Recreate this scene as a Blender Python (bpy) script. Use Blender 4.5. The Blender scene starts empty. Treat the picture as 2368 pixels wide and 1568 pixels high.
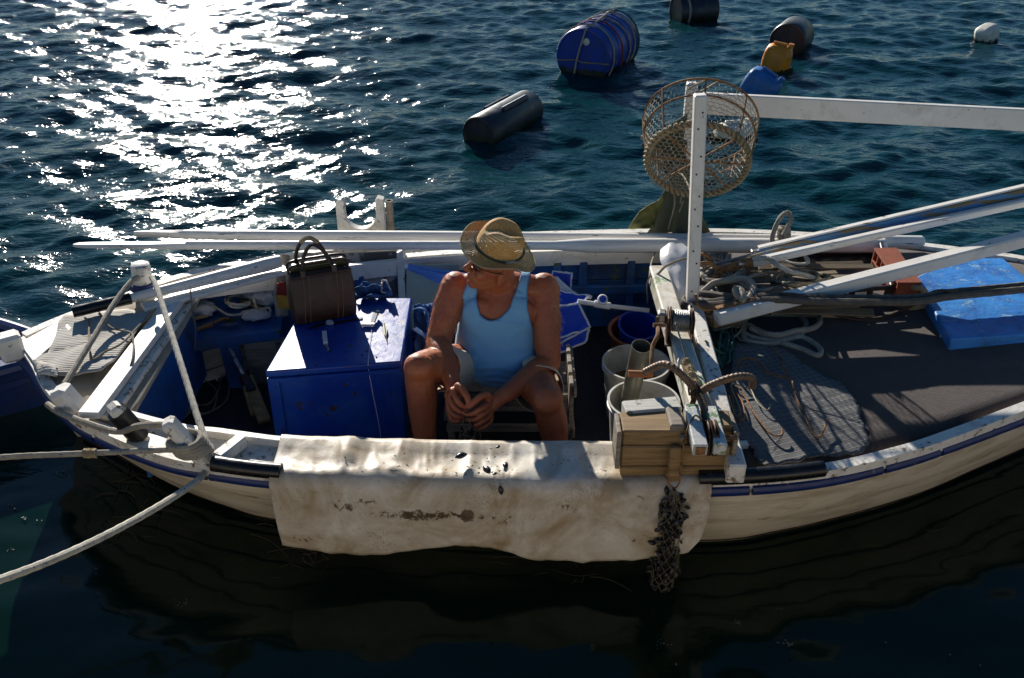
import bpy, bmesh, math, random
import numpy as np
from mathutils import Vector, Matrix, Quaternion, noise as mnoise

random.seed(7)
rng = np.random.default_rng(7)
R = math.radians
SC = bpy.context.scene
COL = SC.collection

# ------------------------------------------------------------------ camera, sky, sun, exposure
F, CAM_H, PITCH = 2200.0, 2.65, R(31)            # focal length in units of a 2367 wide frame
CP, SP = math.cos(PITCH), math.sin(PITCH)
cam = bpy.data.cameras.new('camera')
cam_o = bpy.data.objects.new('camera', cam)
COL.objects.link(cam_o)
cam.sensor_width = 36.0
cam.lens = 36.0 * F / 2367.0
cam.clip_start, cam.clip_end = 0.05, 3000
cam_o.location = (0, 0, CAM_H)
cam_o.rotation_euler = (R(90) - PITCH, 0, 0)
SC.camera = cam_o

SUN_EL, SUN_AZ = R(21.5), R(-18.5)
sun_dir = Vector((math.sin(SUN_AZ) * math.cos(SUN_EL), math.cos(SUN_AZ) * math.cos(SUN_EL), math.sin(SUN_EL)))
world = bpy.data.worlds.new('World')
SC.world = world
world.use_nodes = True
wn = world.node_tree.nodes
sky = wn.new('ShaderNodeTexSky')
sky.sky_type = 'NISHITA'
sky.sun_disc = False
sky.sun_elevation = SUN_EL
sky.sun_rotation = SUN_AZ
sky.air_density, sky.dust_density, sky.ozone_density = 1.0, 0.1, 3.0
tint = wn.new('ShaderNodeHueSaturation')
tint.inputs['Saturation'].default_value = 1.2
world.node_tree.links.new(sky.outputs[0], tint.inputs['Color'])
world.node_tree.links.new(tint.outputs[0], wn['Background'].inputs[0])
wn['Background'].inputs[1].default_value = 0.05
sl = bpy.data.lights.new('sun', 'SUN')
sl.energy, sl.angle, sl.color = 5.0, R(0.53), (1.0, 0.94, 0.85)
sun_o = bpy.data.objects.new('sun', sl)
COL.objects.link(sun_o)
sun_o.location = sun_dir * 30
sun_o.rotation_euler = (-sun_dir).to_track_quat('-Z', 'Y').to_euler()
SC.view_settings.view_transform = 'Standard'
SC.view_settings.look = 'None'
SC.view_settings.gamma = 1
SC.view_settings.exposure = 0.5
SC.cycles.max_bounces = 6
SC.cycles.diffuse_bounces = 3
SC.cycles.glossy_bounces = 3
SC.cycles.transparent_max_bounces = 8
SC.cycles.caustics_reflective = False
SC.cycles.caustics_refractive = False


def at(u, v, z=None, y=None):
    """Where the sight line through a spot of the photograph meets the level z or the upright plane y."""
    a, b = (u - 1183.5) / F, (784 - v) / F
    d = (a, CP + b * SP, -SP + b * CP)
    t = (z - CAM_H) / d[2] if z is not None else y / d[1]
    return Vector((d[0] * t, d[1] * t, CAM_H + d[2] * t))


def pix(p):
    dz = p[2] - CAM_H
    dep = p[1] * CP - dz * SP
    return 1183.5 + F * p[0] / dep, 784 - F * (p[1] * SP + dz * CP) / dep


# ------------------------------------------------------------------ mesh helpers
def V(*a):
    return Vector(a[0]) if len(a) == 1 else Vector(a)


def spline(pts, n=8, closed=False):
    """Catmull-Rom through pts, n steps for each span."""
    P = [Vector(p) for p in pts]
    m = len(P)
    out = []
    for i in range(m if closed else m - 1):
        if closed:
            a, b, c, d = P[i - 1], P[i], P[(i + 1) % m], P[(i + 2) % m]
        else:
            b, c = P[i], P[i + 1]
            a = P[i - 1] if i else b * 2 - c
            d = P[i + 2] if i + 2 < m else c * 2 - b
        for k in range(n):
            t = k / n
            out.append(0.5 * ((2 * b) + (c - a) * t + (2 * a - 5 * b + 4 * c - d) * t * t + (3 * b - a - 3 * c + d) * t ** 3))
    if not closed:
        out.append(P[-1])
    return out


def resample(pts, n):
    P = np.array([tuple(p) for p in pts])
    s = np.concatenate([[0], np.cumsum(np.linalg.norm(np.diff(P, axis=0), axis=1))])
    t = np.linspace(0, s[-1], n)
    return [Vector((np.interp(q, s, P[:, 0]), np.interp(q, s, P[:, 1]), np.interp(q, s, P[:, 2]))) for q in t]


def frames(pts, up0=None, closed=False):
    n = len(pts)
    T = []
    for i in range(n):
        if closed:
            t = pts[(i + 1) % n] - pts[i - 1]
        else:
            t = pts[min(i + 1, n - 1)] - pts[max(i - 1, 0)]
        T.append(t.normalized() if t.length > 1e-9 else Vector((0, 0, 1)))
    u = Vector(up0) if up0 is not None else (Vector((0, 0, 1)) if abs(T[0].z) < .9 else Vector((1, 0, 0)))
    out = []
    for t in T:
        u = u - t * u.dot(t)
        if u.length < 1e-6:
            u = t.orthogonal()
        u.normalize()
        out.append((t, u.copy(), t.cross(u)))
    return out


BOXF = None


class MB:
    def __init__(s):
        s.v, s.f = [], []

    def add(s, vs, fs):
        o = len(s.v)
        s.v.extend([tuple(q) for q in vs])
        s.f.extend([tuple(i + o for i in f) for f in fs])
        return s

    def box(s, c, size, rot=None, bev=0.004, taper=None):
        """A chamfered box; taper = (kx, ky) shrinks the top."""
        c = Vector(c)
        h = [q / 2 for q in size]
        b = min(bev, min(h) * .45)
        sg = [(-1, -1, -1), (1, -1, -1), (1, 1, -1), (-1, 1, -1), (-1, -1, 1), (1, -1, 1), (1, 1, 1), (-1, 1, 1)]
        vs = []
        for g in sg:
            for a in range(3):
                p = [g[k] * (h[k] if k == a else h[k] - b) for k in range(3)]
                if taper and g[2] > 0:
                    p[0] *= taper[0]
                    p[1] *= taper[1]
                p = Vector(p)
                if rot is not None:
                    p = rot @ p
                vs.append(c + p)
        I = lambda k, a: k * 3 + a
        fs = []
        for a, q in ((0, (1, 2, 6, 5)), (0, (0, 4, 7, 3)), (1, (2, 3, 7, 6)), (1, (0, 1, 5, 4)), (2, (4, 5, 6, 7)), (2, (0, 3, 2, 1))):
            fs.append(tuple(I(k, a) for k in q))
        for (k, l, a) in ((0, 1, 0), (3, 2, 0), (4, 5, 0), (7, 6, 0), (0, 3, 1), (1, 2, 1), (4, 7, 1), (5, 6, 1), (0, 4, 2), (1, 5, 2), (2, 6, 2), (3, 7, 2)):
            p, q = [x for x in range(3) if x != a]
            fs.append((I(k, p), I(l, p), I(l, q), I(k, q)))
        for k in range(8):
            fs.append((I(k, 0), I(k, 1), I(k, 2)))
        return s.add(vs, fs)

    def bar(s, p0, p1, w, h, up=(0, 0, 1), bev=0.004):
        """A square-section bar from p0 to p1, w across and h along up."""
        p0, p1 = Vector(p0), Vector(p1)
        x = (p1 - p0)
        L = x.length
        x.normalize()
        u = Vector(up)
        u = (u - x * u.dot(x)).normalized()
        y = u.cross(x)
        rot = Matrix((x, y, u)).transposed()
        return s.box((p0 + p1) / 2, (L, w, h), rot, bev)

    def tube(s, pts, r, n=8, closed=False, cap=True, flat=1.0, up0=None):
        pts = [Vector(p) for p in pts]
        m = len(pts)
        rr = [r] * m if not hasattr(r, '__len__') else list(r)
        if len(rr) != m:
            rr = list(np.interp(np.linspace(0, 1, m), np.linspace(0, 1, len(rr)), rr))
        fr = frames(pts, up0, closed)
        vs, fs = [], []
        for i in range(m):
            t, u, w = fr[i]
            for k in range(n):
                a = 2 * math.pi * k / n
                vs.append(pts[i] + u * (math.cos(a) * rr[i] * flat) + w * (math.sin(a) * rr[i]))
        for i in range(m if closed else m - 1):
            j = (i + 1) % m
            for k in range(n):
                l = (k + 1) % n
                fs.append((i * n + k, i * n + l, j * n + l, j * n + k))
        if cap and not closed:
            fs.append(tuple(range(n - 1, -1, -1)))
            fs.append(tuple((m - 1) * n + k for k in range(n)))
        return s.add(vs, fs)

    def twist(s, pts, R0, r, turns, strands=3, n=6):
        """A laid rope: strands wound round pts."""
        fr = frames(pts)
        m = len(pts)
        for k in range(strands):
            q = []
            for i, p in enumerate(pts):
                a = 2 * math.pi * (turns * i / (m - 1) + k / strands)
                q.append(p + fr[i][1] * (math.cos(a) * R0) + fr[i][2] * (math.sin(a) * R0))
            s.tube(q, r, n)
        return s

    def lathe(s, prof, n=24, M=None, closed=False):
        """Rings (r, z) round local z, placed by matrix M."""
        M = M or Matrix()
        vs, fs = [], []
        for (r, z) in prof:
            for k in range(n):
                a = 2 * math.pi * k / n
                vs.append(M @ Vector((r * math.cos(a), r * math.sin(a), z)))
        m = len(prof)
        for i in range(m if closed else m - 1):
            j = (i + 1) % m
            for k in range(n):
                l = (k + 1) % n
                fs.append((i * n + k, i * n + l, j * n + l, j * n + k))
        if not closed:
            if prof[0][0] > 1e-5:
                fs.append(tuple(range(n - 1, -1, -1)))
            if prof[-1][0] > 1e-5:
                fs.append(tuple((m - 1) * n + k for k in range(n)))
        return s.add(vs, fs)

    def ell(s, c, r, rot=None, nu=16, nv=10):
        c = Vector(c)
        r = (r, r, r) if not hasattr(r, '__len__') else r
        vs, fs = [], []
        for i in range(nv + 1):
            t = math.pi * i / nv
            for k in range(nu):
                a = 2 * math.pi * k / nu
                p = Vector((r[0] * math.sin(t) * math.cos(a), r[1] * math.sin(t) * math.sin(a), r[2] * math.cos(t)))
                vs.append(c + (rot @ p if rot is not None else p))
        for i in range(nv):
            for k in range(nu):
                l = (k + 1) % nu
                fs.append((i * nu + k, (i + 1) * nu + k, (i + 1) * nu + l, i * nu + l))
        return s.add(vs, fs)

    def grid(s, rows, closed_u=False):
        """Skin a list of equally long rows of points."""
        m, n = len(rows), len(rows[0])
        vs = [p for r_ in rows for p in r_]
        fs = []
        for i in range(m - 1):
            for k in range(n if closed_u else n - 1):
                l = (k + 1) % n
                fs.append((i * n + k, i * n + l, (i + 1) * n + l, (i + 1) * n + k))
        return s.add(vs, fs)

    def slab(s, top, thick):
        """A closed slab whose upper face is the polygon top (3-D points)."""
        top = [Vector(p) for p in top]
        n = len(top)
        d = Vector((0, 0, -thick)) if not hasattr(thick, '__len__') else Vector(thick)
        vs = top + [p + d for p in top]
        fs = [tuple(range(n)), tuple(range(2 * n - 1, n - 1, -1))]
        for i in range(n):
            j = (i + 1) % n
            fs.append((i, i + n, j + n, j))
        return s.add(vs, fs)

    def strip(s, left, right, thick):
        """A long slab between two lists of upper-edge points."""
        L, Rr = [Vector(p) for p in left], [Vector(p) for p in right]
        d = Vector((0, 0, -thick)) if not hasattr(thick, '__len__') else Vector(thick)
        rows = [L, Rr, [p + d for p in Rr], [p + d for p in L], L]
        m = len(L)
        vs = L + Rr + [p + d for p in Rr] + [p + d for p in L]
        fs = []
        for a in range(4):
            b = (a + 1) % 4
            for i in range(m - 1):
                fs.append((a * m + i, a * m + i + 1, b * m + i + 1, b * m + i))
        fs.append((0, m, 2 * m, 3 * m))
        fs.append((m - 1, 4 * m - 1, 3 * m - 1, 2 * m - 1))
        return s.add(vs, fs)

    def mesh(s, name, org=(0, 0, 0), recalc=True, smooth=35, weld=False):
        me = bpy.data.meshes.new(name)
        o = Vector(org)
        me.from_pydata([(p[0] - o.x, p[1] - o.y, p[2] - o.z) for p in s.v], [], s.f)
        bm = bmesh.new()
        bm.from_mesh(me)
        if weld:
            bmesh.ops.remove_doubles(bm, verts=bm.verts, dist=1e-5)
        if recalc:
            bmesh.ops.recalc_face_normals(bm, faces=bm.faces)
        bm.to_mesh(me)
        bm.free()
        if smooth:
            me.shade_smooth()
            me.set_sharp_from_angle(angle=R(smooth))
        return me

    def build(s, name, mat, parent=None, label=None, cat=None, group=None, kind=None, base=None, smooth=35, recalc=True, weld=False):
        if parent is not None:
            org = WORLD_ORG[parent.name]
        elif base is not None:
            org = Vector(base)
        else:
            a = np.array(s.v)
            org = Vector((a[:, 0].mean(), a[:, 1].mean(), a[:, 2].min()))
        o = bpy.data.objects.new(name, s.mesh(name, org, recalc, smooth, weld))
        o.data.materials.append(mat)
        COL.objects.link(o)
        o.parent = parent
        if parent is None:
            o.location = org
        WORLD_ORG[o.name] = org
        tag(o, label, cat, group, kind)
        return o


WORLD_ORG = {}


def tag(o, label=None, cat=None, group=None, kind=None):
    for k, q in (('label', label), ('category', cat), ('group', group), ('kind', kind)):
        if q:
            o[k] = q
    return o


def thing(name, loc, label, cat, group=None):
    o = bpy.data.objects.new(name, None)
    COL.objects.link(o)
    o.empty_display_size = .05
    o.location = loc
    WORLD_ORG[o.name] = Vector(loc)
    return tag(o, label, cat, group)


def solid(o, t, off=0):
    m = o.modifiers.new('thickness', 'SOLIDIFY')
    m.thickness, m.offset = t, off
    return o


def frame_to(z, x=(1, 0, 0), loc=(0, 0, 0)):
    """A matrix whose local z is along z and local x near x."""
    z = Vector(z).normalized()
    x = Vector(x)
    x = (x - z * x.dot(z)).normalized()
    y = z.cross(x)
    return Matrix.Translation(Vector(loc)) @ Matrix((x, y, z)).transposed().to_4x4()


# ------------------------------------------------------------------ materials
def new_mat(name):
    m = bpy.data.materials.new(name)
    m.use_nodes = True
    nt = m.node_tree
    return m, nt, nt.nodes['Principled BSDF']


def node(nt, kind, **kw):
    n = nt.nodes.new('ShaderNode' + kind)
    for k, q in kw.items():
        if k in n.inputs.keys():
            n.inputs[k].default_value = q
        else:
            setattr(n, k, q)
    return n


def rgba(c):
    return (c[0], c[1], c[2], 1)


def mixc(nt, fac, a, b):
    n = nt.nodes.new('ShaderNodeMix')
    n.data_type = 'RGBA'
    for sock, q in ((n.inputs[0], fac), (n.inputs[6], a), (n.inputs[7], b)):
        if hasattr(q, 'is_output'):
            nt.links.new(q, sock)
        else:
            sock.default_value = q if not isinstance(q, tuple) or len(q) == 4 else rgba(q)
    return n.outputs[2]


def ramp(nt, src, lo, hi, a=0.0, b=1.0):
    n = nt.nodes.new('ShaderNodeMapRange')
    n.inputs[1].default_value, n.inputs[2].default_value = lo, hi
    n.inputs[3].default_value, n.inputs[4].default_value = a, b
    nt.links.new(src, n.inputs[0])
    return n.outputs[0]


def mth(nt, op, a, b=0.0):
    n = nt.nodes.new('ShaderNodeMath')
    n.operation = op
    for sock, q in ((n.inputs[0], a), (n.inputs[1], b)):
        if hasattr(q, 'is_output'):
            nt.links.new(q, sock)
        else:
            sock.default_value = q
    return n.outputs[0]


def coords(nt, stretch=(1, 1, 1), rot=(0, 0, 0)):
    tc = nt.nodes.new('ShaderNodeTexCoord')
    mp = nt.nodes.new('ShaderNodeMapping')
    mp.inputs['Scale'].default_value = stretch
    mp.inputs['Rotation'].default_value = rot
    nt.links.new(tc.outputs['Object'], mp.inputs['Vector'])
    return mp.outputs[0]


def noise_t(nt, co, scale, detail=4, rough=.55, dist=0.0):
    n = node(nt, 'TexNoise', Scale=scale, Detail=detail, Roughness=rough, Distortion=dist)
    nt.links.new(co, n.inputs['Vector'])
    return n.outputs[0]


def bump(nt, b, h, strength=.3, dist=.004):
    n = node(nt, 'Bump', Strength=strength, Distance=dist)
    nt.links.new(h, n.inputs['Height'])
    nt.links.new(n.outputs[0], b.inputs['Normal'])


def surf(name, col, rough=.6, var=.18, scale=6, wear=None, dirt=None, bs=.3, bscale=60, bdist=.003, spec=.5, metal=0,
         stretch=(1, 1, 1), rot=(0, 0, 0), sheen=0, coat=0):
    """Painted, worn or plain matter. wear = (colour, share 0..1, scale), dirt = the same but soft."""
    m, nt, b = new_mat(name)
    co = coords(nt, stretch, rot)
    n1 = noise_t(nt, co, scale, 5)
    dk = tuple(q * (1 - var) for q in col)
    lt = tuple(min(1, q * (1 + var)) for q in col)
    c = mixc(nt, ramp(nt, n1, .3, .7), rgba(dk), rgba(lt))
    h = noise_t(nt, co, bscale, 6, .65)
    rg = None
    if dirt:
        n3 = noise_t(nt, co, dirt[2], 6, .7, .6)
        e = .62 - dirt[1] * .4
        c = mixc(nt, ramp(nt, n3, e, e + .22, 0, .85), c, rgba(dirt[0]))
    if wear:
        n2 = noise_t(nt, co, wear[2], 8, .72, .3)
        e = .72 - wear[1] * .4
        k = ramp(nt, n2, e, e + .025)
        c = mixc(nt, k, c, rgba(wear[0]))
        h = mth(nt, 'SUBTRACT', h, mth(nt, 'MULTIPLY', k, .6))
    nt.links.new(c, b.inputs['Base Color'])
    nt.links.new(ramp(nt, noise_t(nt, co, scale * 3, 3), .3, .7, rough - .08, rough + .08), b.inputs['Roughness'])
    b.inputs['Metallic'].default_value = metal
    b.inputs['Specular IOR Level'].default_value = spec
    if sheen:
        b.inputs['Sheen Weight'].default_value = sheen
    if coat:
        b.inputs['Coat Weight'].default_value = coat
        b.inputs['Coat Roughness'].default_value = .15
    bump(nt, b, h, bs, bdist)
    return m


def wood(name, a, b_, scale=3, grain=(1, 14, 14), rough=.75, wear=None, rot=(0, 0, 0), bs=.5):
    m, nt, b = new_mat(name)
    co = coords(nt, grain, rot)
    g = noise_t(nt, co, scale, 8, .7, .8)
    c = mixc(nt, ramp(nt, g, .35, .68), rgba(a), rgba(b_))
    h = g
    if wear:
        co2 = coords(nt, (1, 1, 1))
        k = ramp(nt, noise_t(nt, co2, wear[2], 7, .7, .3), .72 - wear[1] * .4, .76 - wear[1] * .4)
        c = mixc(nt, k, c, rgba(wear[0]))
    nt.links.new(c, b.inputs['Base Color'])
    b.inputs['Roughness'].default_value = rough
    bump(nt, b, h, bs, .004)
    return m


def rope_mat(name, col, fleck=None, dens=.3, fs=140):
    m, nt, b = new_mat(name)
    co = coords(nt)
    c = mixc(nt, ramp(nt, noise_t(nt, co, 25, 4), .3, .7), rgba(tuple(q * .6 for q in col)), rgba(col))
    if fleck:
        vo = node(nt, 'TexVoronoi', Scale=fs * .45)
        nt.links.new(co, vo.inputs['Vector'])
        c = mixc(nt, ramp(nt, vo.outputs['Distance'], dens, dens - .06), c, rgba(fleck))
    nt.links.new(c, b.inputs['Base Color'])
    b.inputs['Roughness'].default_value = .85
    vb = node(nt, 'TexVoronoi', Scale=fs * 2.2)
    nt.links.new(co, vb.inputs['Vector'])
    bump(nt, b, vb.outputs['Distance'], .5, .002)
    return m


GRIME = (.16, .12, .08)
WOODY = (.22, .16, .1)
M_ = {}
M_['white'] = surf('white_paint', (.8, .76, .69), .5, .07, 5, wear=(WOODY, .2, 26), dirt=((.5, .45, .36), .22, 5), bs=.35, bscale=45)
M_['white_worn'] = surf('white_paint_worn', (.78, .75, .68), .55, .08, 6, wear=(WOODY, .36, 30), dirt=((.48, .43, .35), .4, 6), bs=.5, bscale=40)
M_['white_oar'] = surf('white_paint_oar', (.8, .77, .71), .38, .05, 4, wear=(GRIME, .27, 14), dirt=((.56, .52, .46), .3, 4), bs=.25, bscale=30, stretch=(.35, 4, 4))
M_['cream'] = surf('cream_hull_paint', (.68, .61, .48), .5, .06, 3, wear=(WOODY, .24, 12), dirt=((.3, .23, .13), .42, 3.0), bs=.3, bscale=14, stretch=(.5, 1.5, 3))
M_['blue_rail'] = surf('blue_rail_paint', (.006, .022, .12), .42, .2, 8, wear=((.25, .2, .13), .22, 18), bs=.3)
M_['blue_chest'] = surf('blue_chest_paint', (.006, .042, .3), .36, .16, 7, wear=((.05, .03, .025), .29, 14), dirt=((.02, .085, .3), .42, 6), bs=.4, bscale=26, bdist=.0025)
M_['blue_in'] = surf('blue_inside_paint', (.016, .11, .34), .6, .2, 5, wear=((.1, .13, .03), .36, 6), dirt=((.04, .05, .08), .4, 4), bs=.4)
M_['blue_board'] = surf('blue_board_paint', (.035, .24, .66), .5, .18, 5, wear=((.16, .4, .68), .36, 16), dirt=((.015, .08, .32), .42, 4), bs=1.0, bscale=20, bdist=.006)
M_['blue_plank'] = surf('blue_plank_paint', (.09, .24, .44), .6, .15, 5, wear=((.24, .17, .08), .55, 7), bs=.4, stretch=(.4, 3, 3))
M_['deck'] = surf('brown_deck_cloth', (.052, .034, .027), .92, .18, 14, dirt=((.085, .065, .055), .25, 5), bs=.8, bscale=160, bdist=.003, sheen=.2)  # base colour darkened to stand in for shade cast from outside the frame
M_['floor'] = surf('dark_floor', (.022, .022, .026), .8, .3, 12, wear=((.12, .11, .1), .14, 60), bs=.5, bscale=90)
M_['carpet'] = surf('beige_carpet', (.36, .3, .22), .95, .12, 9, dirt=((.22, .18, .12), .35, 6), bs=.7, bscale=180, sheen=.3)
M_['dark_in'] = surf('dark_inside', (.03, .035, .05), .8, .3, 7)
M_['black_rubber'] = surf('black_rubber', (.012, .012, .014), .42, .3, 10, dirt=((.06, .055, .05), .3, 8), bs=.2)
M_['grey_mat'] = None
M_['steel'] = surf('worn_steel', (.35, .34, .32), .42, .2, 14, wear=((.16, .07, .03), .35, 30), metal=.85, bs=.3)
M_['cable'] = surf('steel_cable', (.24, .24, .23), .4, .3, 120, metal=.8, bs=.8, bscale=220)
M_['dark_steel'] = surf('rusty_dark_steel', (.1, .055, .035), .62, .4, 20, wear=((.25, .1, .03), .3, 30), metal=.4, bs=.6)
M_['rust'] = surf('orange_rust', (.27, .125, .04), .8, .35, 25, wear=((.09, .04, .02), .4, 40), bs=.7, bscale=90)
M_['rebar'] = surf('rebar_rust', (.13, .085, .06), .55, .3, 30, dirt=((.22, .12, .05), .4, 20), metal=.35, bs=.5)
M_['green_steel'] = surf('green_white_steel', (.62, .62, .58), .4, .1, 8, wear=((.2, .3, .16), .42, 13), dirt=((.25, .1, .04), .2, 12), metal=.1, bs=.4)
M_['beam'] = surf('beam_paint', (.7, .67, .58), .5, .1, 6, wear=((.24, .33, .17), .36, 5), dirt=((.4, .3, .18), .4, 8), bs=.5)
M_['old_wood'] = wood('old_wood', (.17, .1, .04), (.37, .235, .1), 3)
M_['grey_wood'] = wood('grey_wood', (.15, .12, .085), (.36, .31, .24), 4)
M_['white_wood'] = wood('white_weathered_wood', (.42, .4, .35), (.7, .68, .62), 4, wear=((.2, .16, .1), .4, 16))
M_['slat_wood'] = wood('slat_wood', (.09, .065, .04), (.25, .185, .11), 4)
M_['plank_tan'] = wood('tan_wood', (.34, .22, .1), (.5, .36, .18), 3)
M_['brick'] = surf('terracotta', (.3, .075, .035), .85, .15, 14, dirt=((.25, .08, .04), .3, 9), bs=.6, bscale=120)
M_['rope'] = rope_mat('braided_rope', (.42, .37, .29), (.02, .03, .16), .2, 150)
M_['rope_w'] = rope_mat('pale_rope', (.6, .56, .46), (.03, .05, .2), .2, 150)
M_['rope_d'] = rope_mat('dark_rope', (.14, .12, .095), (.03, .03, .06), .15, 130)
M_['rope_t'] = rope_mat('tan_rope', (.46, .36, .2))
M_['cord'] = rope_mat('thin_cord', (.3, .25, .17))
M_['rope_g'] = rope_mat('green_rope', (.04, .13, .1))
M_['leather'] = surf('brown_leather', (.042, .02, .01), .5, .25, 6, dirt=((.1, .06, .03), .35, 4), bs=.35, bscale=110)
M_['leather_d'] = surf('dark_leather', (.035, .015, .01), .38, .25, 9, bs=.3, bscale=110)
M_['olive_leather'] = surf('olive_leather', (.045, .042, .012), .3, .2, 8, bs=.2)
M_['stitch'] = surf('stitching', (.2, .12, .06), .8)
M_['black_plastic'] = surf('black_plastic', (.016, .016, .018), .4, .2, 9, dirt=((.09, .08, .07), .3, 6), bs=.2)
M_['blue_plastic'] = surf('blue_plastic', (.006, .05, .45), .35, .12, 7, dirt=((.01, .03, .15), .3, 6), bs=.15)
M_['orange_plastic'] = surf('orange_basin_plastic', (.35, .1, .03), .5, .15, 7, bs=.2)
M_['white_plastic'] = surf('white_bucket_plastic', (.6, .6, .56), .45, .06, 6, dirt=((.35, .3, .2), .4, 7), bs=.15)
M_['pvc'] = surf('white_pipe_plastic', (.74, .74, .74), .35, .05, 8)
M_['pipe'] = surf('grey_metal_pipe', (.3, .29, .22), .4, .2, 9, dirt=((.16, .13, .08), .4, 8), metal=.6, bs=.25)
M_['drum_blue'] = surf('blue_drum_plastic', (.008, .045, .33), .38, .15, 4, dirt=((.02, .035, .1), .4, 4), wear=((.35, .24, .12), .18, 5), bs=.2)
M_['drum_black'] = surf('black_drum_plastic', (.018, .02, .028), .42, .25, 5, dirt=((.06, .06, .065), .35, 5), bs=.2)
M_['can_orange'] = surf('orange_can_plastic', (.62, .22, .012), .4, .15, 9, bs=.2)
M_['can_blue'] = surf('blue_can_plastic', (.02, .14, .42), .4, .15, 9, dirt=((.05, .1, .15), .3, 9), bs=.2)
M_['can_white'] = surf('white_can_plastic', (.68, .66, .58), .45, .08, 9, dirt=((.4, .35, .2), .3, 9), bs=.2)
M_['algae'] = surf('dark_algae', (.012, .018, .006), .8, .5, 40, bs=1)
M_['canvas'] = surf('olive_canvas', (.055, .062, .035), .8, .15, 6, bs=.3, bscale=160)
M_['canvas_y'] = surf('yellow_olive_canvas', (.13, .13, .03), .7, .15, 6, bs=.3, bscale=160)
M_['umbrella'] = surf('blue_umbrella_cloth', (.1, .23, .6), .75, .12, 8, bs=.3, bscale=180)
M_['umbrella_d'] = surf('deep_blue_cloth', (.008, .05, .45), .7, .15, 6, bs=.3, bscale=160)
M_['denim'] = surf('blue_denim', (.03, .1, .26), .9, .2, 12, bs=.5, bscale=220)
M_['white_trim'] = surf('white_trim_cloth', (.6, .6, .62), .8, .1, 8)
M_['pale_sheet'] = surf('pale_green_sheet', (.42, .47, .4), .7, .1, 5, dirt=((.3, .34, .25), .4, 4), bs=.3)
M_['grey_patch'] = surf('grey_patched_sheet', (.1, .1, .105), .8, .3, 5, wear=((.36, .36, .36), .62, 4), bs=.3)
M_['bag_plastic'] = surf('thin_white_plastic', (.5, .5, .5), .45, .1, 9, bs=.5, bscale=30)
M_['hose'] = surf('black_tube', (.008, .008, .009), .28, .2, 9, dirt=((.05, .045, .04), .2, 9), bs=.1)
M_['red_cloth'] = surf('red_cloth', (.3, .03, .02), .8)
M_['yellow_cloth'] = surf('yellow_cloth', (.5, .26, .03), .8)
M_['mussel'] = surf('mussel_shell', (.01, .009, .012), .3, .4, 40, dirt=((.06, .05, .04), .3, 40), bs=.5, bscale=90)
M_['net'] = surf('net_twine', (.15, .13, .07), .8)
M_['wire'] = surf('galvanised_wire', (.33, .29, .21), .55, .3, 30, metal=.3)
M_['skin'] = surf('tanned_skin', (.39, .12, .043), .5, .13, 9, dirt=((.38, .09, .04), .5, 8), bs=.4, bscale=150, bdist=.0012)
M_['hair'] = surf('fair_hair', (.5, .36, .22), .5)
M_['singlet'] = surf('light_blue_cotton', (.2, .46, .72), .85, .07, 7, bs=.45, bscale=24, sheen=.2)
M_['shorts'] = surf('beige_cotton', (.72, .6, .44), .88, .1, 7, bs=.4, bscale=40)
M_['lens'] = surf('brown_lens', (.05, .02, .008), .15)
M_['metal_bright'] = surf('bright_metal', (.6, .6, .6), .25, .1, 20, metal=.9)
M_['knife'] = surf('white_knife_handle', (.72, .72, .7), .35, .04, 10)
M_['feather'] = surf('pale_feather', (.62, .62, .5), .7, .15, 40)
M_['nail'] = surf('nail_rust', (.05, .02, .012), .8)
M_['quay'] = surf('quay_concrete', (.46, .41, .34), .9, .15, 3, dirt=((.2, .18, .15), .4, 2), bs=.6, bscale=30)
M_['foam'] = surf('foam_film', (.06, .075, .07), .3, .3, 60, bs=.8, bscale=200)
M_['weed'] = surf('brown_weed', (.045, .025, .01), .7, .3, 30)
M_['neighbour'] = surf('dark_blue_hull', (.01, .028, .13), .35, .2, 4, dirt=((.02, .03, .07), .4, 5), bs=.2)


def hat_mat():
    m, nt, b = new_mat('straw')
    uv = nt.nodes.new('ShaderNodeUVMap')
    mp = nt.nodes.new('ShaderNodeMapping')
    nt.links.new(uv.outputs[0], mp.inputs['Vector'])
    br = nt.nodes.new('ShaderNodeSeparateXYZ')
    nt.links.new(mp.outputs[0], br.inputs[0])
    su = mth(nt, 'SINE', mth(nt, 'MULTIPLY', br.outputs[0], 2 * math.pi * 84))
    sv = mth(nt, 'SINE', mth(nt, 'MULTIPLY', br.outputs[1], 2 * math.pi * 24))
    p = mth(nt, 'MULTIPLY', su, sv)
    hole = ramp(nt, mth(nt, 'MINIMUM', su, sv), .35, .6)
    co = coords(nt)
    c = mixc(nt, ramp(nt, noise_t(nt, co, 60, 4), .3, .7), rgba((.7, .36, .1)), rgba((.9, .55, .19)))
    c = mixc(nt, ramp(nt, p, -.2, .9), c, rgba((.26, .13, .04)))
    nt.links.new(c, b.inputs['Base Color'])
    b.inputs['Roughness'].default_value = .7
    al = ramp(nt, hole, 0, 1, 1, .12)
    nt.links.new(al, b.inputs['Alpha'])
    bump(nt, b, p, .5, .002)
    return m


def towel_mat():
    m, nt, b = new_mat('ribbed_towel')
    co = coords(nt, (1, 1, 1), (0, 0, R(-8)))
    w = node(nt, 'TexWave', Scale=22.0, Distortion=1.2, Detail=2.0)
    w.bands_direction = 'Y'
    nt.links.new(co, w.inputs['Vector'])
    c = mixc(nt, ramp(nt, noise_t(nt, co, 6, 4), .3, .7), rgba((.4, .37, .32)), rgba((.58, .55, .5)))
    nt.links.new(c, b.inputs['Base Color'])
    b.inputs['Roughness'].default_value = .95
    bump(nt, b, w.outputs[0], .4, .003)
    return m


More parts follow.
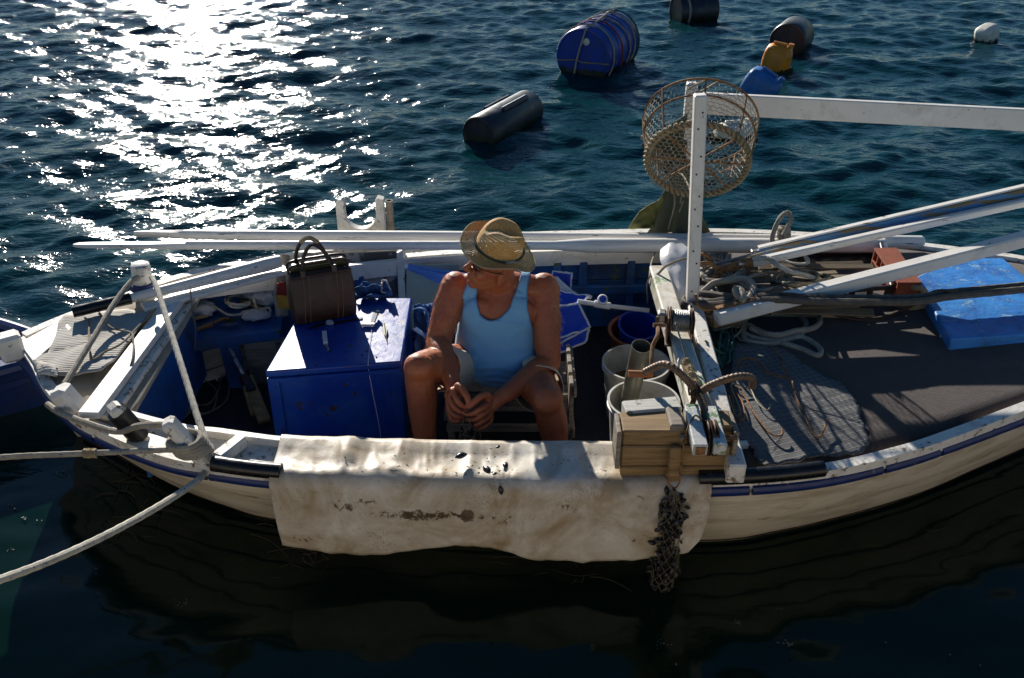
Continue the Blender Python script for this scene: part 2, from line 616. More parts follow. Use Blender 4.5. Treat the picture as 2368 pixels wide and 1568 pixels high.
def mat_mat():
    m, nt, b = new_mat('grey_rubber_grid')
    co = coords(nt, (1, 1, 1), (0, 0, R(-17)))
    sx = nt.nodes.new('ShaderNodeSeparateXYZ')
    nt.links.new(co, sx.inputs[0])
    a = mth(nt, 'ABSOLUTE', mth(nt, 'SINE', mth(nt, 'MULTIPLY', sx.outputs[0], math.pi / .026)))
    d = mth(nt, 'ABSOLUTE', mth(nt, 'SINE', mth(nt, 'MULTIPLY', sx.outputs[1], math.pi / .026)))
    g = ramp(nt, mth(nt, 'MINIMUM', a, d), .12, .28, 1, 0)
    msk = ramp(nt, noise_t(nt, co, 3.2, 3),   .36, .44)
    g = mth(nt, 'MULTIPLY', g, msk)
    c = mixc(nt, ramp(nt, noise_t(nt, co, 7, 5), .3, .7), rgba((.085, .083, .085)), rgba((.15, .148, .145)))
    c = mixc(nt, mth(nt, 'MULTIPLY', g, .7), c, rgba((.3, .29, .26)))
    nt.links.new(c, b.inputs['Base Color'])
    b.inputs['Roughness'].default_value = .8
    bump(nt, b, mth(nt, 'ADD', g, mth(nt, 'MULTIPLY', noise_t(nt, co, 50, 4), .3)), .9, .006)
    return m




def add_scum(m, lvl=.07):
    # weed and slime where a float meets the water
    nt = m.node_tree
    b = nt.nodes['Principled BSDF']
    old = b.inputs['Base Color'].links[0].from_socket
    co = coords(nt)
    sp = nt.nodes.new('ShaderNodeSeparateXYZ')
    nt.links.new(co, sp.inputs[0])
    z = mth(nt, 'SUBTRACT', sp.outputs[2], mth(nt, 'MULTIPLY', noise_t(nt, co, 16, 5, .7), .16))
    nt.links.new(mixc(nt, ramp(nt, z, lvl - .07, lvl - .10), old, rgba((.016, .02, .008))), b.inputs['Base Color'])


for k_ in ('drum_blue', 'drum_black', 'can_orange', 'can_blue', 'can_white'):
    add_scum(M_[k_], .06 if 'drum' in k_ else .015)
M_['straw'] = hat_mat()
M_['towel'] = towel_mat()
M_['grey_mat'] = mat_mat()

# ------------------------------------------------------------------ the boat's lines
def curve_fn(pts):
    d = spline(pts, 12)
    d = sorted(d, key=lambda p: p.x)
    X = np.array([p.x for p in d])
    Y = np.array([p.y for p in d])
    Z = np.array([p.z for p in d])
    return lambda x: Vector((x, float(np.interp(x, X, Y)), float(np.interp(x, X, Z))))


END = 3.25
near_pts = [at(33, 787, .53), at(69, 839, .525), at(97, 892, .52), at(160, 960, .505), at(225, 995, .495), at(358, 1050, .485), at(484, 1077, .475),
            at(700, 1100, .465), at(1180, 1112, .46), at(1650, 1110, .465), at(1906, 1090, .475), at(2091, 1048, .49), at(2208, 1010, .5),
            at(2367, 950, .515), V(2.55, 3.28, .54), V(2.95, 3.52, .56), V(END, 3.78, .58)]
far_pts = [at(39, 773, .53), at(141, 729, .53), at(254, 690, .525), at(420, 632, .51), at(640, 588, .5), at(900, 556, .49), at(1200, 537, .485),
           at(1622, 528, .49), at(1921, 540, .505), at(2134, 561, .52), at(2294, 581, .53), at(2367, 592, .535), V(3.0, 4.05, .56), V(END, 3.82, .58)]
NR, FR = curve_fn(near_pts), curve_fn(far_pts)
wl_pts = [(-1.98, 3.53, 0), (-1.75, 3.385, 0), (-1.403, 3.16, 0), (-1.179, 3.05, 0), (-.96, 2.97, 0), (-.4, 2.885, 0), (.2, 2.845, 0), (.8, 2.845, 0),
          (1.043, 2.893, 0), (1.328, 2.979, 0), (1.704, 3.123, 0), (2.017, 3.288, 0), (2.326, 3.452, 0), (2.9, 3.76, 0)]
WN = curve_fn(wl_pts)
BOW = near_pts[0].x + .001


def axis_y(x):
    return float(np.interp(x, [-2.2, 0, 1.5, 3.25], [3.58, 3.72, 3.77, 3.8]))


def hull_pt(t, f, side=-1):
    """Hull point: t 0..1 from the stem aft, f 0 at the rail, 1 at the waterline, above 1 under water."""
    xr = BOW + (END - BOW) * t
    xw = -1.97 + (2.88 + 1.97) * t
    r, w = (NR if side < 0 else FR)(xr), WN(xw)
    if side > 0:
        w = Vector((w.x, 2 * axis_y(w.x) - w.y, 0))
    ax = axis_y(w.x)
    if f <= 1:
        p = r.lerp(w, f)
        p.y += side * .035 * math.sin(math.pi * f) * min(1, 6 * t * (1 - t))
    else:
        g = f - 1
        p = w.lerp(Vector((w.x, ax, -.3)), min(1, g))
        p.z = -.3 * math.sin(min(1, g) * math.pi / 2)
    return p


def plan_off(fn, x, d):
    """Point of a rail moved d level, square to the rail, towards the boat's middle."""
    a, b = fn(x - .02), fn(x + .02)
    t = (b - a)
    t.z = 0
    t.normalize()
    n = Vector((-t.y, t.x, 0))
    if fn is FR:
        n = -n
    p = fn(x)
    return p + n * d


# ------------------------------------------------------------------ sea
def make_sea():
    ys = [0.0]
    while ys[-1] < 5:
        ys.append(ys[-1] + .03)
    while ys[-1] < 17:
        ys.append(ys[-1] + .03 + (ys[-1] - 5) * .003)
    st = .08
    while ys[-1] < 900:
        st *= 1.13
        ys.append(ys[-1] + st)
    neg = [-.5, -1.5, -4, -10, -30, -90, -300, -900]
    ys = np.array(sorted(neg + ys))
    xs = list(np.arange(-8.5, 8.5, .034))
    st = .04
    ext = []
    q = 8.5
    while q < 900:
        st *= 1.2
        q += st
        ext.append(q)
    xs = np.array(sorted([-e for e in ext] + xs + ext))
    X, Y = np.meshgrid(xs, ys)
    r = np.random.default_rng(11)
    Z = np.zeros_like(X)
    near = (np.abs(X) < 40) & (Y < 60)
    amp_y = np.clip((Y - 3.2) / 2.6, 0, 1)
    amp_y = amp_y * amp_y * (3 - 2 * amp_y)
    fade = np.clip(1.4 - np.hypot(X, Y) / 45, 0, 1)
    calm = .2 + .8 * amp_y
    N = 70
    for i in range(N):
        lam = .125 * (1.9 / .125) ** (i / (N - 1)) * r.uniform(.9, 1.1)
        k = 2 * math.pi / lam
        th = r.normal(R(-82), R(30))
        slope = .035 * (lam / .5) ** (-.55 if lam > .5 else -.05)
        a = slope / k
        ph = r.uniform(0, 6.283)
        arg = k * (math.cos(th) * X + math.sin(th) * Y) + ph + .8 * np.sin(.9 * X / lam * .2 + .7 * Y + i)
        w = np.sin(arg)
        ca = calm if lam < 1.2 else (.4 + .6 * amp_y)
        Z += a * ca * (w + .3 * np.cos(2 * arg))
    Z *= fade
    # the hull pushes the water away
    inside = np.zeros_like(X, bool)
    sel = np.where((np.abs(X) < 3.2) & (Y > 2.6) & (Y < 5.1))
    xv, yv = X[sel], Y[sel]
    wx = np.linspace(-1.93, 2.85, 200)
    wy = np.array([WN(q).y for q in wx])
    ax = np.array([axis_y(q) for q in wx])
    lo = np.interp(xv, wx, wy)
    mid = np.interp(xv, wx, ax)
    ins = (xv > -1.9) & (xv < 2.8) & (yv > lo + .05) & (yv < 2 * mid - lo - .05)
    inside[sel] = ins
    Z = np.where(inside, -.28, Z)
    m, n = X.shape
    me = bpy.data.meshes.new('sea')
    co = np.stack([X, Y, Z], -1).reshape(-1, 3).astype(np.float32)
    idx = np.arange(m * n).reshape(m, n)
    quads = np.stack([idx[:-1, :-1], idx[:-1, 1:], idx[1:, 1:], idx[1:, :-1]], -1).reshape(-1, 4)
    me.vertices.add(len(co))
    me.vertices.foreach_set('co', co.ravel())
    me.loops.add(quads.size)
    me.loops.foreach_set('vertex_index', quads.ravel().astype(np.int32))
    me.polygons.add(len(quads))
    me.polygons.foreach_set('loop_start', np.arange(0, quads.size, 4, dtype=np.int32))
    me.update(calc_edges=True)
    me.shade_smooth()
    mt, nt, b = new_mat('sea_water')
    b.inputs['Roughness'].default_value = .085
    b.inputs['IOR'].default_value = 1.333
    co_ = coords(nt, (1, 2.1, 1), (0, 0, R(8)))
    n1 = noise_t(nt, co_, 9, 3, .5, .3)
    n2 = noise_t(nt, co_, 26, 2, .5)
    h = mth(nt, 'ADD', n1, mth(nt, 'MULTIPLY', n2, .22))
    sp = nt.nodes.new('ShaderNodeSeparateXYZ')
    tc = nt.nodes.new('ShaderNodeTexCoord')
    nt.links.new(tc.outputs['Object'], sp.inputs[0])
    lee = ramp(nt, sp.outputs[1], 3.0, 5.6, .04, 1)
    bn = node(nt, 'Bump', Distance=.0125)
    nt.links.new(lee, bn.inputs['Strength'])
    nt.links.new(h, bn.inputs['Height'])
    nt.links.new(bn.outputs[0], b.inputs['Normal'])
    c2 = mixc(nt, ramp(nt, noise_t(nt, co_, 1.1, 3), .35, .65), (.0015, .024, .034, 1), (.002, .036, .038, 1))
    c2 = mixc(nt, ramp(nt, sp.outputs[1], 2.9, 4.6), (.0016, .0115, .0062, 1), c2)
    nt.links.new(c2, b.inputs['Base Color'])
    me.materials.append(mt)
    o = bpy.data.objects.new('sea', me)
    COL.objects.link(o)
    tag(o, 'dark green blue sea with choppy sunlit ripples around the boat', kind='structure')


make_sea()
MB().box((0, -10.8, -.5), (60, 24, 2.9), bev=.02).build('quay', M_['quay'], kind='structure', label='concrete quay the boat is moored to')

# ------------------------------------------------------------------ the boat
boat = thing('fishing_boat', (.5, 3.75, 0), 'white and blue wooden rowing fishing boat moored with a man aboard', 'boat')
TS = np.linspace(0, 1, 110)
FS = [0.02, .2, .38, .56, .74, .91, 1.08]
for side in (-1, 1):
    for j in range(6):
        f0, f1 = FS[j], FS[j + 1]
        rows = []
        for f, o_ in ((f0, .0), ((f0 + f1) / 2, -.006), (f1 - .012, -.006), (f1 - .012, .012), (f0, .014)):
            row = []
            for t in TS:
                p = hull_pt(t, f, side)
                p.y -= side * o_
                row.append(p)
            rows.append(row)
        rows.append(rows[0])
        MB().grid(rows).build('plank', M_['cream'], boat, weld=True, smooth=50)
    rows = [[hull_pt(t, f, side) for t in TS] for f in (1.06, 1.3, 1.6, 2)]
    MB().grid(rows).build('bottom', surf('bottom_paint', (.03, .012, .008), .7, .4, 20) if side < 0 else bpy.data.materials['bottom_paint'], boat)
# boot-top line: a dark weedy strip just above the water
for side in (-1, 1):
    rows = []
    for f, o_ in ((.955, .010), (1.05, .010), (1.05, 0), (.955, 0), (.955, .010)):
        row = []
        for t in TS:
            p = hull_pt(t, f, side)
            p.y += side * o_
            row.append(p)
        rows.append(row)
    MB().grid(rows).build('waterline_strip', surf('waterline_weed', (.035, .014, .008), .7, .4, 20) if side < 0 else bpy.data.materials['waterline_weed'], boat, weld=True)
# blue rubbing strake, in lengths
XS = np.linspace(BOW, END, 160)
for side, fn in ((-1, NR), (1, FR)):
    cuts = [0, .1, .19, .3, .43, .56, .655, .70, .78, .86, .93, 1.0]
    for a, b in zip(cuts[:-1], cuts[1:]):
        ts = np.linspace(a + .0012, b - .0012, 24)
        pts = []
        for t in ts:
            p = hull_pt(t, .115, side)
            p.y += side * .008
            pts.append(p)
        MB().tube(pts, [.0175 + .02 * max(0, 1 - t * 5) for t in ts], 10, flat=1.2).build('rubbing_strake', M_['blue_rail'], boat)
    # rail cap
    o_, i_ = [], []
    for x in XS:
        o_.append(plan_off(fn, x, 0) + V(0, 0, .0))
        i_.append(plan_off(fn, x, .045))
    MB().strip(o_, i_, .05).build('gunwale_rail', M_['white_worn'], boat)

X0, X1 = -1.52, .80        # cockpit
SIDE_W = {NR: .185, FR: .24}
for fn in (NR, FR):
    w = SIDE_W[fn]
    xs = np.linspace(X0 - .15, X1 + .1, 60)
    a, b, c, d = [], [], [], []
    for x in xs:
        k = min(1, max(0, (x - (X0 - .15)) / .5))
        ww = w * (.55 + .45 * k)
        a.append(plan_off(fn, x, .043) - V(0, 0, .03))
        b.append(plan_off(fn, x, ww) - V(0, 0, .025))
        c.append(plan_off(fn, x, ww) + V(0, 0, .008))
        d.append(plan_off(fn, x, ww + .026) + V(0, 0, .008))
    MB().strip(a, b, .02).build('side_deck', M_['white_worn'], boat)
    MB().strip(c, d, .085).build('coaming', M_['white'], boat)

# cockpit floor and lining
xs = np.linspace(-1.75, .9, 40)
rows = [[], []]
for x in xs:
    rows[0].append(V(x, max(NR(x).y + .16, WN(max(x, -1.9)).y + .04), .0))
    rows[1].append(V(x, min(FR(x).y - .2, 2 * axis_y(x) - WN(max(x, -1.9)).y - .04), .0))
MB().strip(rows[0], rows[1], .02).build('floor', M_['floor'], boat)
ZL = [.42, .30, .18, .02]
for j in range(3):
    for fn, sg in ((NR, 1), (FR, -1)):
        top, bot = [], []
        for x in xs:
            def sidept(z):
                p = plan_off(fn, x, SIDE_W[fn] - .02 if sg > 0 else float(np.interp(x, [-.75, -.5], [.06, SIDE_W[fn] - .02])))
                k = (.45 - z) / .45
                lim = WN(max(x, -1.9)).y + .05 if sg > 0 else 2 * axis_y(x) - WN(max(x, -1.9)).y - .05
                y = p.y * (1 - .35 * k) + lim * .35 * k + sg * .05 * k
                if sg > 0:
                    r_, w_ = NR(x), WN(max(x, -1.9))
                    y = max(y, r_.y + (w_.y - r_.y) * (1 - z / .47) + .05)
                return V(p.x, y + sg * (.004 * (j % 2)), z)
            top.append(sidept(ZL[j] - .003))
            bot.append(sidept(ZL[j + 1] + .003))
        rows = [top, bot, [p - V(0, sg * .02, 0) for p in bot], [p - V(0, sg * .02, 0) for p in top], top]
        MB().grid(rows).build('lining_board', M_['blue_in'], boat, weld=True)
for x in (-1.2, -.85, -.48, -.12, .22, .36, .62):
    p = plan_off(FR, x, SIDE_W[FR] + .012)
    MB().bar(p + V(0, -.0, -.06), V(p.x, p.y - .035, .0), .045, .03, up=(0, -1, 0)).build('rib', M_['blue_in'], boat)
for x0_, x1_, z_ in ((.16, .72, .27),):
    a, b = plan_off(FR, x0_, SIDE_W[FR] + .035), plan_off(FR, x1_, SIDE_W[FR] + .035)
    MB().bar(V(a.x, a.y - .01, z_), V(b.x, b.y - .01, z_), .05, .03, up=(0, -1, 0)).build('stringer', M_['blue_in'], boat)
    MB().bar(V(a.x, a.y - .01, z_ + .055), V(a.x + .12, a.y - .01, z_ + .055), .045, .026, up=(0, -1, 0)).build('stringer', M_['blue_in'], boat)

# fore deck (towards the picture's right) under brown cloth
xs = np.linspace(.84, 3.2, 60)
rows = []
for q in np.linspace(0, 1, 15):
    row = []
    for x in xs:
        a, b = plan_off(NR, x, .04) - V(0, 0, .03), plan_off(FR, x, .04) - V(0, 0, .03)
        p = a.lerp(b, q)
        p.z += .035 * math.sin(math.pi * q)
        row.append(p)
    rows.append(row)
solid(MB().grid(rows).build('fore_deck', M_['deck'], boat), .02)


def deck_z(x, y):
    a, b = NR(x), FR(x)
    q = min(1, max(0, (y - a.y) / (b.y - a.y)))
    return a.z + (b.z - a.z) * q - .03 + .035 * math.sin(math.pi * q)


def on_deck(u, v, dz=0.0):
    z = .49
    for _ in range(4):
        p = at(u, v, z)
        z = deck_z(p.x, p.y) + dz
    return at(u, v, z)


# bulkheads
p0, p1 = plan_off(NR, .82, .15), plan_off(FR, .86, .18)
MB().slab([(.83, p0.y, .5), (.83, p1.y, .5), (.80, p1.y, .5), (.80, p0.y, .5)], .36).build('bulkhead', M_['dark_in'], boat)
# stern sheets: small deck at the stem with boards
xs = np.linspace(-2.13, X0 + .02, 30)
rows = []
for q in np.linspace(0, 1, 7):
    rows.append([(plan_off(NR, x, .03) - V(0, 0, .02)).lerp(plan_off(FR, x, .03) - V(0, 0, .02), q) for x in xs])
solid(MB().grid(rows).build('stern_deck', M_['carpet'], boat), .02)
tri = [at(45, 792, .535), at(150, 735, .535), at(180, 745, .535), at(77, 835, .535)]
MB().slab(tri, .02).build('corner_board', M_['white'], boat)
# thwart closing the stern deck: two stepped boards
A, B = at(205, 962, .535), at(428, 664, .535)
MB().bar(A, B, .085, .03).build('thwart_board', M_['white'], boat)
A2, B2 = at(248, 968, .5), at(440, 690, .5)
MB().bar(A2, B2, .055, .028).build('thwart_board', M_['white_worn'], boat)
# stern bulkhead under it: blue frames and a loose panel
a, b = at(290, 925, .47), at(432, 705, .47)
MB().bar(a + V(.02, 0, -.2), b + V(.02, 0, -.2), .02, .4).build('bulkhead', M_['blue_in'], boat)
# the stem
st = [at(17, 783, .60) + V(-.02, .03, -.08), V(-2.19, 3.6, .45), V(-2.10, 3.59, .2), V(-1.97, 3.56, -.05), V(-1.75, 3.58, -.25)]
q = spline(st, 6)
mb = MB()
fr_ = frames(q, (0, 1, 0))
rows = []
for i, p in enumerate(q):
    w_ = .028
    rows.append([p + V(0, -w_, 0), p + V(.08, -w_, .0), p + V(.08, w_, 0), p + V(0, w_, 0)])
mb.grid(rows, closed_u=True)
mb.add(rows[0], [(0, 1, 2, 3)]).add(rows[-1], [(3, 2, 1, 0)])
mb.build('stem', M_['cream'], boat, weld=True)
h = at(17, 783, .60)
MB().box(h + V(-.01, .02, -.05), (.095, .085, .12), Matrix.Rotation(R(35), 3, 'Z'), .014).build('stem_head', M_['white'], boat)
q = V(3.24, 3.8, .5)
MB().bar(V(3.3, 3.8, .72), V(2.95, 3.79, -.25), .06, .1, up=(1, 0, 0)).build('stem', M_['cream'], boat)
# bitts
b0, b1 = at(336, 692, .50), at(323, 605, .70)
MB().lathe([(.043, -.02), (.044, .08), (.045, .165), (.041, .185), (.028, .192)], 20, frame_to(b1 - b0, loc=b0)).build('bitt', M_['white_worn'], boat)
b0, b1 = at(182, 952, .49), at(133, 897, .60)
MB().bar(b0, b1, .085, .075, bev=.018).build('bitt', M_['white'], boat)
# rowlock frames (a U of thick board on the rail)


def ufork(base_l, base_r, hl, lean, w, th):
    """A thick board with a round notch, standing on base_l..base_r."""
    x = (base_r - base_l)
    L = x.length
    x.normalize()
    up = (V(0, 0, 1) + lean).normalized()
    n = x.cross(up)
    prof = [(0, 0), (L, 0), (L, hl), (L - w * .7, hl + .01), (L - w, hl - .01), (L - w, hl * .55)]
    c, r_ = L / 2, L / 2 - w
    for k in range(1, 10):
        a = math.pi * k / 10
        prof.append((c + r_ * math.cos(a), hl * .5 - hl * .42 * math.sin(a)))
    prof += [(w, hl * .55), (w, hl - .02), (w * .7, hl), (w * .3, hl), (0, hl - .025)]
    mb_ = MB()
    top = [base_l + x * a + up * b + n * (th / 2) for a, b in prof]
    return mb_.slab(top, tuple(n * -th))


ufork(at(783, 532, .47), at(892, 532, .47), .185, V(0, .03, 0), .045, .05).build('rowlock', M_['white_worn'], boat)
p = at(899, 535, .48)
MB().lathe([(.02, -.03), (.02, .18), (.015, .18), (.015, 0)], 16, Matrix.Translation(p + V(.012, .0, 0))).build('rowlock_tube', M_['grey_wood'], boat)
ul = at(330, 1018, .465)
ur = at(478, 1072, .455)
pl = [(ul, at(258, 938, .66)), (ur, at(384, 972, .66))]
RP = []
for i, (b0, b1) in enumerate(pl):
    RP.append(MB().bar(b0 - (b1 - b0) * .05, b1, .062, .05, up=(0, 0, 1), bev=.012).build('rowlock_post', M_['white_worn'], boat))
MB().tube([pl[0][0].lerp(pl[0][1], k) for k in (.12, .5, .84)], [.039, .04, .039], 14).build('sleeve', M_['black_rubber'], RP[0])
MB().bar(ul + V(-.03, .015, -.005), ur + V(.03, .01, -.005), .07, .035).build('rowlock_base', M_['white_worn'], boat)
p = at(532, 1040, .475)
MB().box(p, (.05, .14, .05), Matrix.Rotation(R(-28), 3, 'Z'), .006).build('cleat_block', M_['white_worn'], boat)
# black tubes sheathing the rail
for ua, ub in ((487, 650), (1610, 1903)):
    pts = []
    for u in np.linspace(ua, ub, 14):
        x = at(u, 1095, .46).x
        p = plan_off(NR, x, .012)
        pts.append(p + V(0, 0, .004))
    MB().tube(pts, .03, 14).build('rail_sheath', M_['hose'], boat)

# ---- crossbeams at the deck edge
ZB = .575
MB().bar(at(1520, 632, ZB), at(1636, 1012, ZB), .085, .09, bev=.007).build('cross_beam', M_['beam'], boat)
MB().bar(at(1600, 705, ZB - .012), at(1702, 1098, ZB - .06), .065, .085, bev=.006).build('cross_beam', M_['white_worn'], boat)
MB().bar(at(1562, 700, ZB - .06), at(1650, 1020, ZB - .08), .06, .05, bev=.004).build('beam_channel', M_['white_worn'], boat)
# ---- gantry: two posts and a long plank
PA = at(1599, 712, .56)
PT = at(1619, 218, y=PA.y + .05)
post_dir = (PT - PA)
gp = MB().bar(PA - post_dir * .06, PT, .052, .052, up=(0, -1, 0), bev=.006).build('gantry_post', M_['white'], boat)
for k, f in enumerate((.07, .1, .24, .3, .42, .5, .56, .66, .74, .86, .93)):
    c = PA.lerp(PT, f) + V(.008 * (-1) ** k, -.0255, 0)
    MB().tube([c, c + V(0, -.003, 0)], .0042, 8).build('nail_hole', M_['nail'], gp)
YB = 4.70
QA, QT = at(1567, 545, y=YB), at(1600, 190, y=YB)
MB().bar(QA - V(0, 0, .12), QT, .055, .05, up=(0, -1, 0), bev=.008).build('gantry_post', M_['white'], boat)
L0, L1 = at(1612, 238, y=YB - .06), at(2367, 277, z=None, y=4.42)
L1 = L0 + (L1 - L0) * 1.5
MB().bar(L0, L1, .035, .105, bev=.005).build('gantry_plank', M_['white'], boat)
e = L0 + (L1 - L0) * .985
MB().bar(V(e.x, e.y - .05, .4), V(e.x, e.y - .05, e.z + .08), .05, .05, up=(0, -1, 0)).build('gantry_post', M_['white'], boat)
# side bench along the far side
def bench():
    z = .30
    poly = [at(392, 800, z), at(650, 762, z), at(652, 672, z), at(432, 700, z)]
    return MB().slab(poly, .03)


bench().build('side_bench', M_['blue_in'], boat)
a, b = at(392, 806, .285), at(650, 768, .285)
MB().bar(a + V(0, -.012, 0), b + V(0, -.012, 0), .02, .055).build('bench_edge', M_['blue_in'], boat)
for u, v in ((530, 800), (600, 790)):
    p = at(u, v, .26)
    MB().bar(p, V(p.x, p.y + .03, 0), .09 if u < 560 else .16, .02, up=(0, -1, 0)).build('bench_front_board', M_['blue_in'] if u < 560 else M_['grey_wood'], boat)
p = at(375, 880, .24)
MB().bar(p, p + V(.05, .05, -.24), .17, .02, up=(.7, -.6, .2)).build('locker_door', M_['grey_wood'], boat)
# patched panel behind the bag and pale sheet beside it, fixed to the far side
def panel(name, poly, mat, th=.012):
    MB().slab(poly, (0, th, 0)).build(name, mat, boat)


panel('patched_panel', [at(700, 592, y=4.40), at(925, 582, y=4.40), at(936, 690, y=4.34), at(715, 700, y=4.34)], M_['grey_patch'])
panel('side_post', [at(917, 585, y=4.37), at(932, 580, y=4.37), at(938, 700, y=4.30), at(922, 700, y=4.30)], M_['white_worn'], .03)
panel('pale_side_sheet', [at(940, 612, y=4.36), at(1060, 612, y=4.36), at(1060, 770, y=4.25), at(938, 760, y=4.25)], M_['pale_sheet'])

# neighbouring boat, only its bow enters the picture
nb = thing('moored_boat', (-4.6, 3.75, 0), 'dark blue hull of another boat past the stem', 'boat')
rows = []
for z, k in ((.5, 1), (.3, .93), (.1, .83), (-.1, .66), (-.25, .3)):
    row = []
    for t in np.linspace(0, 1, 24):
        x = -2.10 - t * 4.2 + (.5 - z) * -.14
        w_ = .75 * k * max(0, math.sin(math.pi * t)) ** .9
        row.append(V(x, 3.86 - w_ - t * .1, z - .27 + .03 * (2 * t - 1) ** 2))
    for t in np.linspace(1, 0, 24)[1:-1]:
        x = -2.10 - t * 4.2 + (.5 - z) * -.14
        w_ = .75 * k * max(0, math.sin(math.pi * t)) ** .9
        row.append(V(x, 3.86 + w_ - t * .1, z - .27 + .03 * (2 * t - 1) ** 2))
    rows.append(row)
mb = MB().grid(rows, closed_u=True)
mb.build('hull', M_['neighbour'], nb)
rail = [p + V(0, 0, .004) for p in rows[0]]
MB().tube(rail, .03, 8, closed=True).build('gunwale_rail', M_['neighbour'], nb)
MB().slab([p - V(0, 0, .06) for p in rows[0]], .03).build('deck', M_['neighbour'], nb)

# ------------------------------------------------------------------ things in the cockpit
def bevel(o, w=.006, seg=2):
    m = o.modifiers.new('edge', 'BEVEL')
    m.width, m.segments, m.limit_method = w, seg, 'ANGLE'
    return o


def path(pts, n=6):
    """A smooth run of points from (u, v, z) sight points."""
    return spline([at(u, v, z) for u, v, z in pts], n)


def pathy(pts, n=6):
    return spline([at(u, v, y=y) for u, v, y in pts], n)


def rot_z(a):
    return Matrix.Rotation(a, 3, 'Z')


# ---- chest
ZC = .48
c4 = [at(612, 860, ZC), at(928, 836, ZC), at(952, 688, ZC), at(712, 690, ZC)]
cc = sum(c4, V(0, 0, 0)) / 4
chest = thing('storage_chest', (cc.x, cc.y, 0), 'big blue painted wooden chest beside the seated man', 'chest')
lid = bevel(MB().slab(c4, .032).build('lid', M_['blue_chest'], chest), .008, 3)


def inset(pts, k, z):
    c = sum(pts, V(0, 0, 0)) / len(pts)
    return [V(c.x + (p.x - c.x) * k, c.y + (p.y - c.y) * k, z) for p in pts]


c4b = inset(c4, .965, ZC - .034)
cbody = bevel(MB().slab(c4b, ZC - .036).build('body', M_['blue_chest'], chest), .004)
fl, fr = c4b[0], c4b[1]
dirx = (fr - fl).normalized()
out = V(dirx.y, -dirx.x, 0)
for k, w_ in ((.03, .05), (.965, .045)):
    c = fl.lerp(fr, k) + out * .007
    MB().bar(c, V(c.x, c.y, .01), w_, .012, up=tuple(out)).build('corner_batten', M_['blue_chest'], cbody)
c = fl.lerp(fr, .5) + out * .009
MB().bar(fl + out * .009 + V(0, 0, -.012), fr + out * .009 + V(0, 0, -.012), .016, .022).build('lip', M_['blue_chest'], lid)
for k, (u, v) in enumerate(((773, 779), (775, 788), (813, 785), (850, 783), (763, 811), (800, 814), (847, 812), (837, 821), (762, 834), (870, 826), (700, 800), (730, 845))):
    p = at(u, v, ZC + .0005)
    MB().tube([p, p + V(0, 0, .0022)], .004, 8).build('nail_head', M_['nail'], lid)

# ---- leather bag on the chest
b0, b1 = at(683, 754, ZC + .002), at(826, 729, ZC + .002)
bx = (b1 - b0).normalized()
by = V(-bx.y, bx.x, 0)
W = (b1 - b0).length
bag = thing('leather_bag', b0.lerp(b1, .5), 'brown leather doctor style bag with two handles standing on the blue chest', 'bag')
tl = at(664, 641, y=b0.y + .035)
HB = tl.z - ZC
rows = []
for k, (f, ins, d0, d1) in enumerate(((0, .012, .006, .15), (.03, 0, -.006, .162), (.3, -.004, -.012, .165), (.65, -.003, .0, .152), (.9, .0, .022, .135), (.99, .006, .03, .125), (1.0, .016, .036, .118))):
    z = ZC + .002 + HB * f
    row = []
    w0, w1 = ins, W - ins
    r_ = .022
    for (cx, cy, a0) in ((w1 - r_, d0 + r_, -90), (w1 - r_, d1 - r_, 0), (w0 + r_, d1 - r_, 90), (w0 + r_, d0 + r_, 180)):
        for q in range(5):
            a = R(a0 + q * 22.5)
            row.append(b0 + bx * (cx + r_ * math.cos(a)) + by * (cy + r_ * math.sin(a)) + V(0, 0, z - b0.z))
    rows.append(row)
mb = MB().grid(rows, closed_u=True)
n_ = len(rows[0])
mb.add(rows[-1], [tuple(range(n_))]).add(rows[0], [tuple(range(n_))])
bag_o = mb.build('body', M_['leather'], bag, weld=True, smooth=60)
zt = ZC + HB
mouth = [b0 + bx * .015 + by * .07, b0 + bx * (W - .015) + by * .07, b0 + bx * (W - .02) + by * .115, b0 + bx * .02 + by * .115]
bevel(MB().slab([V(p.x, p.y, zt + .032) for p in mouth], .06).build('mouth', M_['olive_leather'], bag), .012, 3)
for d in (.068, .118):
    q = spline([b0 + bx * .012 + by * d + V(0, 0, zt - .02 - b0.z), b0 + bx * .02 + by * d + V(0, 0, zt + .03 - b0.z), b0 + bx * (W / 2) + by * d + V(0, 0, zt + .038 - b0.z),
                b0 + bx * (W - .02) + by * d + V(0, 0, zt + .03 - b0.z), b0 + bx * (W - .012) + by * d + V(0, 0, zt - .02 - b0.z)], 6)
    MB().tube(q, .006, 8).build('frame_bar', M_['leather_d'], bag)
q = [b0 + bx * (.004 + a * (W - .008)) + by * (.022) + V(0, 0, HB * .985) for a in np.linspace(0, 1, 12)]
MB().tube(q, .005, 6).build('piping', M_['leather_d'], bag_o)
for a in (.2, .72):
    for e in (-.012, .012):
        q = [b0 + bx * (W * a + e + f * .02) + by * yy + V(0, 0, HB * f) for f, yy in ((.03, -.009), (.3, -.0145), (.65, -.003), (.9, .018), (.97, .027))]
        MB().tube(q, .0016, 5).build('seam', M_['stitch'], bag_o)
yb = b0.y + .06
MB().tube(pathy([(699, 634, yb - .03), (699, 612, yb - .01), (704, 588, yb), (719, 566, yb), (740, 574, yb), (761, 597, yb - .005), (771, 618, yb - .03)]), .0085, 8).build('handle', M_['leather_d'], bag)
yb += .07
q = pathy([(688, 625, yb), (684, 590, yb), (695, 561, yb), (713, 550, yb), (732, 559, yb), (748, 579, yb), (760, 604, yb)])
bh = MB().tube(q, .0085, 8).build('handle', M_['leather_d'], bag)
MB().tube(q[12:26], .0105, 8).build('wrap', M_['rope_t'], bh)
